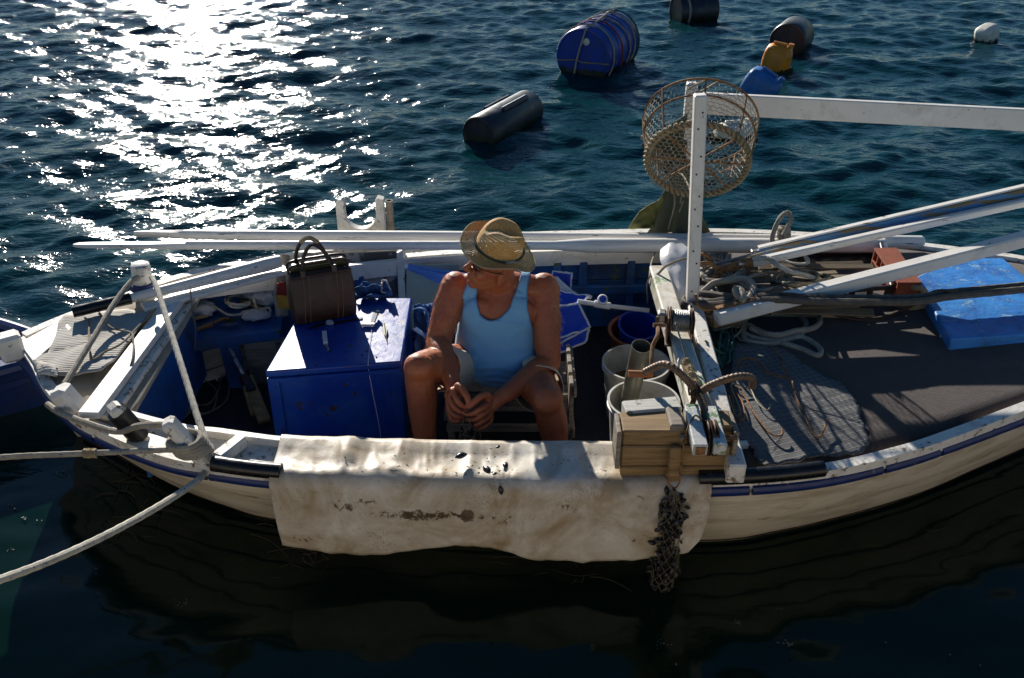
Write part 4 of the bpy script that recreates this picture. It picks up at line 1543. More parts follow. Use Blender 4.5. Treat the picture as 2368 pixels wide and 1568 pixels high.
# ---- tarpaulin over the gunwale
def tarp():
    us = np.linspace(0, 1, 230)
    xl, xr = at(630, 1060, .49).x, at(1640, 1080, .49).x
    bot_u = [(0, 1258), (.1, 1275), (.22, 1283), (.34, 1268), (.42, 1256), (.5, 1264), (.6, 1288), (.72, 1299), (.82, 1292), (.9, 1282), (.965, 1272), (.99, 1245), (1, 1200)]
    rows = []
    for s_ in us:
        x = xl + (xr - xl) * s_
        inner = plan_off(NR, x, SIDE_W[NR] + .034)
        rail = plan_off(NR, x, -.012)
        blk = max(0, min(1, (s_ - .78) / .03))
        zt = NR(x).z
        prof = [V(x, inner.y + .004, zt - .05), V(x, inner.y + .002, zt + .0), V(x, inner.y - .006, zt + .016), V(x, inner.y - .03, zt + .018)]
        prof += [V(x, inner.y + (rail.y - inner.y) * k, zt + .016 - .016 * math.sin(math.pi * k)) for k in (.3, .42, .54, .66, .78)]
        prof += [V(x, rail.y + .045, zt + .009), V(x, rail.y + .015, zt + .007), V(x, rail.y - .002, zt - .004), V(x, rail.y - .010, zt - .03)]
        vb = np.interp(s_, [q[0] for q in bot_u], [q[1] for q in bot_u])
        zb = at(1000, vb, y=rail.y - .03).z + .006 * mnoise.noise(V(s_ * 30, 1, 2))
        zc = zt - .03
        for k in np.linspace(.06, 1, 22):
            prof.append(V(x + .035 * k * (.5 - s_) * (1 if s_ < .5 else .3), rail.y - .010 - .016 * math.sin(k * 2.2), zc + (zb - zc) * k))
        for i, p in enumerate(prof):
            w_ = 1 if 3 < i < 10 else (.5 if i >= 10 else .25)
            n1 = mnoise.noise(V(x * 5, i * .35, 3.1))
            n2 = mnoise.noise(V(x * 14, i * .5, 7.7))
            hang = max(0, (i - 13) / 22)
            # folds gathering at the block's corner
            fold = 0
            if i >= 12:
                for (sx_, sl, am) in ((.79, -.42, .010), (.80, .10, .008), (.815, .28, .007), (.78, -.75, .008)):
                    dd = (s_ - (sx_ + sl * hang * .5)) / (.012 + .03 * hang)
                    fold += am * math.exp(-dd * dd)
            peak = 0
            for (sx_, ii, am, ww) in ((.165, 5, .03, .03), (.29, 5, .016, .035), (.455, 6, .012, .016), (.24, 8, .008, .03), (.6, 6, .008, .05), (.7, 5, .01, .04)):
                dd = ((s_ - sx_) / ww) ** 2 + ((i - ii) / 2.6) ** 2
                peak += am * math.exp(-dd)
            n3 = mnoise.noise(V(x * 9 + i * .22, i * .3 - x * 3, 12.3))
            rid = (1 - min(1, abs(n3) * 5)) ** 2
            n4 = mnoise.noise(V(x * 6 - i * .3, i * .25 + x * 4, 31.3))
            rid += .7 * (1 - min(1, abs(n4) * 6)) ** 2
            if i < 12:
                p.z += w_ * (.004 * n1 + .002 * n2 + .006 * rid) + peak * (1 - blk)
                if 3 < i < 10:
                    p.z = max(p.z, zt - .024)
            else:
                p.y -= w_ * (.009 * n1 + .002 * n2 + .0035 * rid) + fold + .010
        rows.append(prof)
    m, nt, b = new_mat('stained_tarpaulin')
    co = coords(nt)
    c = mixc(nt, ramp(nt, noise_t(nt, co, 5, 5), .3, .7), rgba((.7, .66, .57)), rgba((.8, .76, .68)))
    sp = nt.nodes.new('ShaderNodeSeparateXYZ')
    nt.links.new(co, sp.inputs[0])
    # grime on the hanging side
    low = ramp(nt, sp.outputs[2], .36, .27)
    soft = ramp(nt, noise_t(nt, co, 3.5, 6, .68, .9), .34, .62, 0.1, .9)
    c = mixc(nt, mth(nt, 'MULTIPLY', low, soft), c, rgba((.33, .235, .12)))
    spk = ramp(nt, noise_t(nt, coords(nt, (1.2, 1, 2.6)), 40, 5, .75, .4), .62, .67)
    crk = ramp(nt, mth(nt, 'ABSOLUTE', mth(nt, 'SUBTRACT', noise_t(nt, co, 9, 4, .7, 1.2), .5)), .012, .004)
    crk = mth(nt, 'MULTIPLY', crk, ramp(nt, noise_t(nt, co, 4.5, 3), .52, .6))
    c = mixc(nt, mth(nt, 'MULTIPLY', crk, .55), c, rgba((.17, .11, .055)))
    c = mixc(nt, mth(nt, 'MULTIPLY', spk, .7), c, rgba((.13, .08, .04)))
    base_w = WORLD['tarp']
    for (u, v, rx, rz, th_) in ((985, 1187, .17, .026, .42), (1000, 1188, .32, .02, .48), (1080, 1187, .022, .02, .26), (940, 1188, .02, .016, .28), (800, 1170, .07, .035, .5), (850, 1160, .05, .02, .5), (1310, 1165, .05, .035, .54), (1180, 1195, .12, .03, .53), (1480, 1150, .04, .05, .55), (1520, 1235, .14, .03, .52), (700, 1250, .1, .03, .55)):
        p = at(u, v, y=2.63) - base_w
        dx = mth(nt, 'DIVIDE', mth(nt, 'SUBTRACT', sp.outputs[0], p.x), rx)
        dz = mth(nt, 'DIVIDE', mth(nt, 'SUBTRACT', sp.outputs[2], p.z), rz)
        rr = mth(nt, 'ADD', mth(nt, 'MULTIPLY', dx, dx), mth(nt, 'MULTIPLY', dz, dz))
        e = mth(nt, 'SUBTRACT', noise_t(nt, co, 45, 6, .75, .6), mth(nt, 'MULTIPLY', rr, .16))
        c = mixc(nt, mth(nt, 'MULTIPLY', ramp(nt, e, th_ - .02, th_ + .04), .9), c, rgba((.075, .045, .02)))
    # muddy puddle marks on top
    for (u, v, rx, ry) in ((1010, 1097, .05, .02), (1145, 1097, .07, .03), (840, 1085, .03, .02)):
        p = at(u, v, .47) - base_w
        dx = mth(nt, 'DIVIDE', mth(nt, 'SUBTRACT', sp.outputs[0], p.x), rx)
        dz = mth(nt, 'DIVIDE', mth(nt, 'SUBTRACT', sp.outputs[1], p.y), ry)
        rr = mth(nt, 'ADD', mth(nt, 'MULTIPLY', dx, dx), mth(nt, 'MULTIPLY', dz, dz))
        e = mth(nt, 'SUBTRACT', noise_t(nt, co, 38, 6, .75, .6), mth(nt, 'MULTIPLY', rr, .12))
        c = mixc(nt, mth(nt, 'MULTIPLY', ramp(nt, e, .45, .55), .8), c, rgba((.2, .13, .06)))
    nt.links.new(c, b.inputs['Base Color'])
    b.inputs['Roughness'].default_value = .5
    bump(nt, b, mth(nt, 'ADD', noise_t(nt, co, 24, 4), mth(nt, 'MULTIPLY', noise_t(nt, co, 300, 2), .25)), .35, .004)
    o = MB().grid(rows).build('tarpaulin', m, base=base_w, recalc=False, smooth=80, label='stained white tarpaulin draped over the near gunwale', cat='tarpaulin')
    solid(o, .0025)


WORLD = {'tarp': at(1150, 1100, .46)}
tarp()
mb = MB()
for k in range(30):
    u, v = random.uniform(760, 1400), random.uniform(1045, 1100)
    p = at(u, v, .475)
    q = []
    for j in range(4):
        q.append(p + V(random.uniform(-.006, .006), random.uniform(-.004, .004), .012 + random.uniform(0, .008)))
    mb.tube(q, random.uniform(.0006, .0016), 4)
mb.build('weed_crumbs', M_['weed'], label='crumbs of brown weed scattered on the tarpaulin', kind='stuff')

# ------------------------------------------------------------------ fish trap and canvas on the gantry
tc_ = at(1611, 372, y=4.22)
tu_ = at(1618, 284, y=4.44)
ta = (tc_ - tu_).normalized()
trap = thing('fish_trap', tc_, 'round rusty wire fish trap hanging against the white gantry post', 'trap')
Mt = frame_to(ta, (1, 0, 0), tc_)
Lt = (tc_ - tu_).length
RB, RT = .232, .272
ang = lambda k, n: 2 * math.pi * k / n


def tp(r, a, h):
    """Point of the trap: radius, angle, height from the bottom ring back to the mouth."""
    return Mt @ V(r * math.cos(a), r * math.sin(a), -h)


def circ(r, h, n=64):
    return [tp(r, ang(k, n), h) for k in range(n)]


MB().tube(circ(RB, 0), .0065, 7, closed=True).build('bottom_ring', M_['rust'], trap)
mb = MB()
q = circ(RB, 0, 300)
fr_ = frames(q, None, True)
for s_ in range(2):
    mb.tube([p + fr_[i][1] * .011 * math.cos(i * 2 * math.pi * 26 / 300 + s_ * math.pi) + fr_[i][2] * .011 * math.sin(i * 2 * math.pi * 26 / 300 + s_ * math.pi) for i, p in enumerate(q)], .0085, 6, closed=True)
mb.build('rope_binding', rope_mat('trap_rope', (.34, .26, .15), (.05, .14, .1), .25, 60), trap)
MB().tube(circ(RT, Lt), .005, 7, closed=True).build('mouth_ring', M_['rust'], trap)
MB().tube(circ((RT + RB) / 2 + .008, Lt * .62), .0045, 7, closed=True).build('middle_ring', M_['rust'], trap)
for k in range(4):
    a = ang(k, 8) + .06
    MB().tube([tp(RB, a, 0), tp(RB, a + math.pi, 0)], .0048, 6).build('spoke', M_['rust'], trap)
for k in range(8):
    a = ang(k, 8) + .06
    MB().tube([tp(RB, a, 0), tp((RT + RB) / 2 + .008, a, Lt * .62), tp(RT, a, Lt)], .005, 6).build('upright', M_['rust'], trap)


def hexnet(mb, f, w, h, cell, r, inside=lambda x, y: True, jit=.1):
    """Twisted hexagon netting over 0..w, 0..h mapped by f."""
    s_ = cell / math.sqrt(3)
    rnd = random.Random(3)
    pos = {}

    def g(x, y):
        key = (round(x / cell * 4), round(y / cell * 4))
        if key not in pos:
            pos[key] = (x + rnd.uniform(-jit, jit) * cell, y + rnd.uniform(-jit, jit) * cell)
        return pos[key]
    nx, ny = int(w / cell) + 2, int(h / (1.5 * s_)) + 2
    for j in range(ny):
        for i in range(nx):
            cx, cy = (i + .5 * (j % 2)) * cell, j * 1.5 * s_
            P = [(cx, cy + s_), (cx + cell / 2, cy + s_ / 2), (cx + cell / 2, cy - s_ / 2), (cx, cy - s_)]
            for a, b in ((P[0], P[1]), (P[1], P[2]), (P[2], P[3])):
                if inside(*a) and inside(*b):
                    mb.tube([f(*g(*a)), f(*g(*b))], r, 3, cap=False)
    return mb


D2 = 2 * RB
o = hexnet(MB(), lambda x, y: Mt @ V(x - RB, y - RB, .003), D2, D2, .026, .0019, lambda x, y: math.hypot(x - RB, y - RB) < RB)
o.build('bottom_netting', M_['wire'], trap, recalc=False)
C2 = 2 * math.pi * RB
hexnet(MB(), lambda x, y: tp(RB + (RT - RB) * min(1, y / Lt), 2 * math.pi * x / C2, y), C2 - .026, Lt, .026, .0017, lambda x, y: 0 <= y <= Lt).build('side_netting', M_['wire'], trap, recalc=False)
mb = MB()
for k in range(9):
    a = ang(k, 9) * .45 + 3.5
    p = tp(RT, a, Lt * .8)
    mb.tube([p + V(.012 * math.cos(i * 1.3), .01 * math.sin(i * 1.9), .011 * math.sin(i * 1.1 + k)) for i in range(8)], .007, 5)
mb.build('knot', M_['rope'], trap)
MB().tube(spline([tp(RT, 1.6, Lt), QT + V(-.02, -.04, -.02), QT + V(.03, -.035, -.04), tp(RT, 1.4, Lt)], 5), .006, 6).build('hanging_cord', M_['cord'], trap)
MB().tube(spline([tp(RB * .95, 3.9, .02), at(1640, 560, y=4.3) * .0 + tp(RB * .7, 4.4, .05), PA.lerp(PT, .5) + V(0, .03, 0), tp(RB * .95, 4.8, 0)], 5), .004, 5).build('lashing', M_['cord'], trap)

cv = thing('olive_canvas', at(1540, 525, y=4.62), 'olive green canvas sheet bunched on the gantry behind the fish trap', 'canvas')
cloth('loose_corner', [at(1478, 488, y=4.60), at(1535, 452, y=4.62), at(1548, 530, y=4.60), at(1452, 528, y=4.56)], M_['canvas_y'], cv, sag=.025, wob=.012, seed=21)
cloth('upper_corner', [at(1482, 335, y=4.66), at(1588, 262, y=4.68), at(1590, 440, y=4.66), at(1505, 375, y=4.64)], M_['canvas'], cv, sag=.02, wob=.012, seed=22)
rows = []
for j in range(22):
    t = j / 21
    row = []
    c = at(1578 - 18 * t, 380 + 152 * t, y=4.62)
    for k in range(40):
        a = 2 * math.pi * k / 40
        w_ = .035 + .10 * t ** 1.3
        rr = w_ * (1 + .28 * math.sin(5 * a + t * 2.2) + .12 * math.sin(9 * a - t * 3))
        row.append(c + V(rr * math.cos(a), rr * .45 * math.sin(a), .01 * math.sin(3 * a)))
    rows.append(row)
MB().grid(rows, closed_u=True).build('bunched_folds', M_['canvas'], cv, recalc=False, smooth=70)
for pts in ([(1555, 430, 4.5), (1560, 470, 4.5), (1550, 510, 4.5), (1545, 530, 4.52)], [(1580, 440, 4.5), (1572, 470, 4.5), (1580, 465, 4.5), (1570, 490, 4.5)]):
    MB().tube(pathy(pts), .0035, 5).build('cord', M_['cord'], cv)

# ------------------------------------------------------------------ poles and planks over the fore deck
def pole(name, label, cat, a, b, w, h, mat, part='shaft'):
    t = thing(name, a.lerp(b, .5), label, cat)
    MB().bar(a, b, w, h, bev=.008).build(part, mat, t)
    return t


a, b = at(1655, 735, .60), at(2367, 553, .80)
b = a + (b - a) * 1.18
t_ = pole('square_spar', 'thick square white spar slanting across the fore deck', 'spar', a, b, .062, .062, M_['white'])
p = a + (b - a) * .0
d = (b - a).normalized()
MB().bar(a + d * .0 + V(0, .02, .034), a + d * .2 + V(0, .02, .034), .03, .012).build('iron_plate', M_['rust'], t_)
MB().tube(spline([a + d * .0 + V(0, .02, .034), a + V(-.05, .02, .03), a + V(-.08, .04, .05), a + V(-.09, .05, .09)], 5), .007, 6).build('iron_hook', M_['rust'], t_)
a, b = at(1690, 618, .64), at(2367, 468, .92)
b = a + (b - a) * 1.15
rk = thing('mussel_rake', a, 'rusty forked rake on a long white pole over the fore deck', 'rake')
d = (b - a).normalized()
MB().bar(a + d * .03, b, .038, .038, bev=.007).build('pole', M_['white_oar'], rk)
MB().tube([a - d * .05, a + d * .04, a + d * .10], [.014, .022, .026], 10).build('socket', M_['rust'], rk)
for dv in ((0, [(1672, 620, .645), (1650, 616, .65), (1641, 596, .67), (1625, 588, .67), (1604, 588, .66)]), (1, [(1672, 622, .64), (1662, 630, .63), (1655, 640, .62), (1635, 640, .62), (1606, 638, .62)]),
           (2, [(1668, 622, .64), (1660, 650, .60)]), (3, [(1655, 618, .65), (1640, 608, .66), (1606, 612, .65)])):
    MB().tube(path(dv[1], 5), .0095, 7).build('tine', M_['rust'], rk)
a, b = at(1752, 588, .66), at(2367, 446, .95)
b = a + (b - a) * 1.15
bo = thing('blue_pole', a, 'flaking blue plank pole with a steel rod tip above the white rake pole', 'pole')
d = (b - a).normalized()
MB().bar(a, b, .025, .05, bev=.004).build('plank', M_['blue_plank'], bo)
MB().bar(a + V(0, .012, .03), b + V(0, .012, .03), .03, .009, bev=.003).build('edge_strip', M_['white_oar'], bo)
MB().tube([a + d * .12 + V(0, -.005, .012), at(1600, 624, .6)], .007, 8).build('steel_rod', M_['steel'], bo)
MB().box(a + V(-.01, 0, .002), (.05, .03, .04), None, .004).build('socket', M_['steel'], bo)

# ------------------------------------------------------------------ crate, slats, brick, board, mat on the deck
def dk(u, v, dz=0):
    return on_deck(u, v, dz)


cl = [dk(1800, 600), dk(2025, 592), dk(2052, 706), dk(1830, 722)]
crate = thing('plastic_crate', sum(cl, V(0, 0, 0)) / 4, 'black plastic crate filled with old wooden sticks on the fore deck', 'crate')
for i in range(4):
    p, q = cl[i], cl[(i + 1) % 4]
    MB().bar(p + V(0, 0, .018), q + V(0, 0, .018), .012, .03, bev=.003).build('lower_rail', M_['black_plastic'], crate)
    MB().bar(p + V(0, 0, .095), q + V(0, 0, .095), .018, .022, bev=.004).build('rim', M_['black_plastic'], crate)
    for k in np.linspace(.04, .96, 6):
        c = p.lerp(q, k)
        dd = (q - p).normalized()
        MB().bar(c + V(0, 0, .03), c + V(0, 0, .088), .03, .01, up=(dd.y, -dd.x, 0), bev=.002).build('side_bar', M_['black_plastic'], crate)
MB().slab([p + V(0, 0, .012) for p in cl], .01).build('bottom', M_['black_plastic'], crate)
rs = random.Random(5)
k = 0
for v0 in np.linspace(608, 716, 13):  # loose wooden slats heaped in and beside the crate
    u0 = rs.uniform(1690, 1790)
    u1 = u0 + rs.uniform(170, 270)
    dz = .05 + .05 * rs.random()
    a, b = dk(u0, v0 + rs.uniform(-2, 10), dz + .03), dk(min(u1, 2020), v0 + rs.uniform(-8, 8), dz + .02)
    MB().bar(a, b, rs.uniform(.03, .05), .010, up=(rs.uniform(-.2, .2), rs.uniform(-.6, .1), 1), bev=.002).build('driftwood_stick', M_['slat_wood'], label=(
        ['narrow grey stick at the far edge of the heap beside the crate rim', 'thin stick second from the far rim of the heap', 'long stick lying third from the far rim', 'stick crossing behind the white rope loop',
         'darker stick under the rake pole', 'stick in the middle of the heap below the rope', 'pale stick in the heap between rake pole and spar', 'stick just above the square spar', 'stick tucked under the square spar',
         'split stick near the knotted rope', 'short stick beside the rope knot', 'low stick in front of the heap', 'stick nearest to the gunwale in the heap'])[k], cat='stick', group='old sticks heaped in the crate')
    k += 1
a, b = dk(1720, 718, .02), dk(1985, 722, .02)
MB().bar(a, b, .07, .03, bev=.004).build('loose_plank', M_['plank_tan'], label='tan plank lying in front of the slat crate', cat='plank')
bl = at(1755, 700, .54)
a, b = dk(1640, 745, .05), dk(1820, 690, .07)
MB().bar(a, b, .08, .05, bev=.006).build('loose_plank', M_['plank_tan'], label='tan wood block under the rope knot by the post', cat='plank')

br_c = dk(2066, 642, .075)
brk = thing('hollow_brick', dk(2066, 660), 'red hollow terracotta brick leaning on the crate', 'brick')
e0, e1 = dk(2040, 600, .09), dk(2096, 682, .06)
ex = (e1 - e0).normalized()
ey = V(-ex.y, ex.x, 0)
ez = ex.cross(ey)
if ez.z < 0:
    ez = -ez
Mb = Matrix((ex, ey, ez)).transposed()
Lb = (e1 - e0).length
cb = e0.lerp(e1, .5)
# a brick with holes: shell built from a lattice of webs running across
hw, hh = .055, .06
mb = MB()
for zz in (-hh, 0, hh):
    mb.box(cb + Mb @ V(0, 0, zz), (Lb, hw * 2, .012), Mb, .002)
nw = 7
for k in range(nw):
    x = -Lb / 2 + .006 + (Lb - .012) * k / (nw - 1)
    mb.box(cb + Mb @ V(x, 0, 0), (.012, hw * 2 - .002, 2 * hh - .004), Mb, .002)
mb.build('body', M_['brick'], brk)
MB().box(cb + Mb @ V(0, hw * .5, 0), (Lb - .01, .01, 2 * hh - .006), Mb, .001).build('core_web', M_['brick'], brk)

zb_ = .575
bd = [at(2118, 640, zb_), at(2205, 596, zb_), at(2318, 596, zb_), at(2385, 650, zb_), at(2470, 765, zb_), at(2200, 783, zb_), at(2150, 705, zb_)]
o = MB().slab(bd, .07).build('blue_hatch_board', M_['blue_board'], label='thick flaking blue hatch board lying on the fore deck', cat='board')
bevel(o, .008, 2)

mt_pts = [(1690, 803), (1745, 800), (1808, 815), (1838, 835), (1855, 850), (1905, 880), (1938, 890), (1955, 905), (1963, 918), (1975, 935), (1982, 950), (1985, 975), (1998, 990), (2000, 1010), (2010, 1030), (2005, 1045), (1985, 1058), (1930, 1062), (1860, 1070), (1800, 1083), (1765, 1086), (1750, 1075), (1740, 1052), (1722, 1035), (1702, 1028), (1694, 960)]
ctr = (1850, 950)
rings = []
dense = []
for i in range(len(mt_pts)):
    p, q = mt_pts[i], mt_pts[(i + 1) % len(mt_pts)]
    for k in range(4):
        t = k / 4
        dense.append((p[0] + (q[0] - p[0]) * t + rs.uniform(-4, 4), p[1] + (q[1] - p[1]) * t + rs.uniform(-3.5, 3.5)))
for f in (.02, .25, .5, .75, .93, 1.0):
    row = []
    for (u, v) in dense:
        uu, vv = ctr[0] + (u - ctr[0]) * f, ctr[1] + (v - ctr[1]) * f
        p = dk(uu, vv, 0)
        row.append(p + V(0, 0, .017 + .003 * mnoise.noise(V(p.x * 9, p.y * 9, 1)) + (.008 * max(0, mnoise.noise(V(p.x * 16, p.y * 16, 5))) if f > .9 else 0)))
    rings.append(row)
mb = MB().grid(rings, closed_u=True)
mb.add(rings[0], [tuple(range(len(dense)))])
mb.add([], [])
o = mb.build('rubber_mat', M_['grey_mat'], label='ragged grey rubber mat with a wire grid on the fore deck', cat='mat', weld=True, recalc=True, smooth=60)
solid(o, .006)


def wire(label, pts, r=.004, mat='rust', n=6):
    return MB().tube(spline([dk(u, v, dz + .022) for u, v, dz in pts], n), r, 6).build('wire_hook', M_[mat], label=label, cat='hook', group='hooks on the rubber mat')


wire('long rusty hook with its curl at the far side of the mat', [(1772, 862, .012), (1767, 850, .012), (1745, 832, .014), (1715, 830, .016), (1704, 845, .014), (1716, 850, .012)] [::-1] + [(1826, 876, .012), (1833, 895, .014), (1845, 930, .014), (1862, 968, .014), (1885, 1008, .016), (1896, 1010, .02), (1905, 992, .022), (1914, 968, .03)])
wire('rusty hook with an open bend lying across the middle of the mat', [(1700, 892, .014), (1715, 905, .014), (1740, 950, .014), (1765, 985, .014), (1782, 1003, .015), (1798, 1008, .018), (1808, 1004, .02), (1808, 992, .024)])
wire('thin grey wire with two bends beside the anchor arm', [(1685, 915, .014), (1700, 960, .012), (1712, 950, .014), (1690, 890, .03), (1720, 895, .02), (1735, 900, .018), (1750, 930, .014), (1770, 948, .014), (1778, 945, .018), (1781, 935, .022)], .0026, 'wire')
wire('rusty wire looped at the mat edge next to the cross beam', [(1690, 900, .014), (1697, 940, .012), (1702, 965, .012), (1715, 972, .014), (1722, 962, .014), (1716, 930, .012), (1700, 905, .012)], .0035)
wire('thin rusty rod leaning from the rope coil onto the mat', [(1782, 800, .03), (1805, 830, .02), (1815, 858, .016), (1826, 876, .013)], .0035)

# ------------------------------------------------------------------ ropes
def rope(name, label, pts, r, mat, cat='rope', fine=True):
    q = spline(pts, 10)
    L = sum((q[i + 1] - q[i]).length for i in range(len(q) - 1))
    q = resample(q, max(12, int(L / (r * 1.1))))
    return MB().tube(q, [r * (1 + .05 * math.sin(i * 1.9)) for i in range(len(q))], 9).build(name, M_[mat], label=label, cat=cat)


def dpts(l):
    return [dk(u, v, dz) for u, v, dz in l]


rope('coiled_rope', 'grey rope coil in loops on the dark deck beside the spar', dpts([(1780, 722, .05), (1838, 725, .02), (1862, 745, .015), (1858, 765, .015), (1835, 780, .015), (1790, 790, .014), (1745, 782, .014), (1722, 772, .014), (1715, 760, .016), (1728, 752, .018),
      (1765, 770, .03), (1800, 775, .034), (1840, 765, .03), (1875, 760, .025), (1895, 745, .02), (1885, 725, .02), (1850, 716, .03)]), .0135, 'rope')
rope('coiled_rope', 'loose rope ends bound together nearest to the rubber mat', dpts([(1735, 758, .03), (1780, 785, .012), (1812, 795, .014), (1855, 808, .014), (1888, 822, .018), (1898, 815, .02), (1890, 800, .016), (1862, 783, .014), (1840, 780, .016), (1785, 795, .014), (1730, 790, .014), (1716, 770, .014), (1724, 755, .016)]), .0125, 'rope')
rope('pale_rope', 'pale rope snaking over the slats from the rake pole', [at(1742, 600, .68)] + [at(1775, 597, .70), at(1800, 615, .69), at(1825, 628, .66), at(1860, 636, .64), at(1885, 645, .63), at(1900, 660, .62), at(1898, 680, .58)], .012, 'rope_w')
rope('pale_rope', 'pale rope loop at the back of the crate', [at(1800, 598, .62), at(1830, 610, .62), at(1858, 612, .62), at(1868, 605, .63), at(1862, 594, .64)], .010, 'rope_w')
kb = [at(1620, 680, .60), at(1650, 655, .64), at(1690, 648, .66), at(1720, 645, .67), at(1738, 655, .67), at(1740, 675, .66), at(1728, 692, .65), at(1712, 690, .66), at(1702, 680, .67), at(1700, 668, .68), at(1712, 670, .68), at(1718, 690, .67), at(1712, 700, .64), at(1690, 700, .62), at(1640, 712, .60), at(1600, 712, .60)]
rope('knotted_rope', 'thick knotted rope tied round the gantry post', kb, .0155, 'rope')
rope('knotted_rope', 'dark rope running from the post into the knot', [at(1606, 678, .60), at(1650, 682, .62), at(1695, 688, .64), at(1740, 680, .65), at(1780, 690, .63), at(1830, 700, .62)], .017, 'rope_d')
# dark hose bundle across the deck
for k, (dv, lab) in enumerate(((0, 'upper dark hose of the pair stretched across the spar'), (9, 'lower dark hose of the pair stretched across the spar'))):
    rope('dark_hose', lab, [at(1596, 706 + dv * .3, .60), at(1700, 692 + dv, .635), at(1800, 684 + dv, .665), at(1870, 688 + dv, .665), at(2000, 690 + dv, .66), at(2120, 688 + dv * 1.1, .65), at(2200, 676 + dv * 1.1, .645), at(2367, 660 + dv * 1.1, .645), at(2560, 640 + dv, .63)], .0165, 'rope_d', 'hose')
rope('brown_hose', 'brown hose sagging in front of the crate to the blue board', [at(1800, 682, .67), at(1850, 686, .68), at(1880, 700, .6), at(1920, 722, .545), at(1980, 738, .52), at(2040, 735, .52), at(2090, 715, .545), at(2130, 690, .61), at(2170, 674, .655), at(2215, 678, .655)], .011, 'leather', 'hose')
rope('tan_rope', 'tan rope bight between brick and blue board', dpts([(2048, 695, .03), (2080, 704, .03), (2115, 706, .035), (2140, 690, .06), (2130, 668, .1), (2112, 665, .1), (2118, 650, .11)]), .014, 'rope_t')
rope('tan_rope', 'thin tan rope folded under the hoses by the board', dpts([(2060, 700, .02), (2100, 712, .02), (2138, 706, .025), (2146, 694, .04)]), .012, 'rope_t')
ey_ = [at(1786, 572, .60), at(1786, 545, .66), at(1800, 510, .73), at(1815, 493, .76), at(1826, 495, .76), at(1828, 510, .74), at(1818, 530, .69), at(1810, 545, .66)]
rope('rope_eye', 'standing rope eye with a heavy knot on the far rail', ey_, .0125, 'rope')
kk = []
for i in range(40):
    a = i * .75
    kk.append(at(1812, 565 - i * .95, .59 + i * .0022) + V(.024 * math.cos(a), .024 * math.sin(a), 0))
rope('rope_knot', 'heavy rope knot under the standing eye on the far rail', kk, .0125, 'rope')
tg = random.Random(9)
for k, lab in enumerate(('tangle of thin cord by the cross beam under the spar end', 'green tinged cord tangle hanging over the mat edge')):
    pts = []
    for i in range(26):
        pts.append(dk(tg.uniform(1640, 1735) if k == 0 else tg.uniform(1655, 1700), tg.uniform(735, 785) if k == 0 else tg.uniform(765, 850), tg.uniform(.01, .04)))
    rope('cord_tangle', lab, pts, .0055, 'cord' if k == 0 else 'rope_g', 'cord')
pts = []
for i in range(60):
    pts.append(dk(tg.uniform(1625, 1690), tg.uniform(585, 650), tg.uniform(.02, .09)))
rope('cord_tangle', 'grey rope tangle under the rusty rake tines', pts, .0065, 'rope', 'cord')
rope('thin_cord', 'stiff green cord end poking over the cross beam', [at(1630, 788, .60), at(1645, 800, .57), at(1665, 815, .53), at(1690, 818, .49), at(1700, 800, .49), at(1692, 785, .49)], .0045, 'rope_g', 'cord')
rp_ = random.Random(31)
for k, lab in enumerate(('brown rope heaped highest behind the gantry post', 'rope loops lying between rake tines and knot', 'rope loops over the sticks beside the pale rope', 'slack rope loops under the dark hoses', 'rope heap between spar end and cross beam', 'rope loops against the crate edge')):
    cu, cv, ru, rv, dz = ((1668, 630, 50, 24, .1), (1690, 668, 60, 22, .09), (1770, 655, 70, 26, .1), (1800, 700, 90, 16, .05), (1665, 720, 40, 20, .06), (1850, 640, 70, 24, .1))[k]
    pts = []
    n_ = 22
    for i in range(n_):
        a = i * .95 + rp_.uniform(-.25, .25)
        q_ = rp_.uniform(.55, 1.05)
        pts.append(dk(cu + ru * q_ * math.cos(a), cv + rv * q_ * math.sin(a), dz * (.35 + .65 * rp_.random()) + .05))
    rope('rope_heap', lab, pts, (.010, .009, .0085, .011, .009, .008)[k], ('rope', 'cord', 'rope', 'rope_d', 'cord', 'cord')[k])
# wrapping of rope at the post foot
mb = MB()
pts = []
for i in range(70):
    a = i * .55
    pts.append(PA + V(-.0, 0, -.0) + V(.042 * math.cos(a), .042 * math.sin(a), .0 + .0006 * i))
MB().tube(pts, .010, 7).build('post_lashing', M_['rope_d'], label='dark rope lashing round the foot of the gantry post', cat='rope')
# white sack by the post
sk = thing('white_sack', at(1560, 690, .45), 'white plastic sack slumped between cross beam and gantry post', 'sack')
rows = []
for j in range(16):
    t = j / 15
    c = at(1562 + 14 * t, 585 + 118 * t, .63 - .1 * t)
    row = []
    for k in range(28):
        a = 2 * math.pi * k / 28
        rr = (.085 - .03 * t) * (.45 + .55 * math.sin(math.pi * min(1, .12 + t * .8)) ** .6) * (1 + .14 * math.sin(3 * a + 4 * t) + .07 * math.sin(7 * a + t * 5) + .28 * mnoise.noise(V(math.cos(a) * 2, math.sin(a) * 2, t * 5)))
        row.append(c + V(rr * math.cos(a), rr * .35 * math.sin(a), rr * .8 * math.sin(a)))
    rows.append(row)
mb = MB().grid(rows, closed_u=True)
mb.add(rows[0], [tuple(range(28))]).add(rows[-1], [tuple(range(28))])
mb.build('body', M_['pvc'], sk, weld=True, smooth=70)
MB().tube(path([(1500, 640, .6), (1520, 634, .62), (1540, 615, .66), (1575, 600, .68), (1592, 598, .68)]), .006, 6).build('cord', M_['cord'], sk)
rope('thin_cord', 'thin cord hanging from the far rail to the cross beam', [at(1514, 585, .55), at(1505, 610, .58), at(1503, 635, .6), at(1496, 660, .52), at(1497, 700, .4)], .004, 'cord', 'cord')

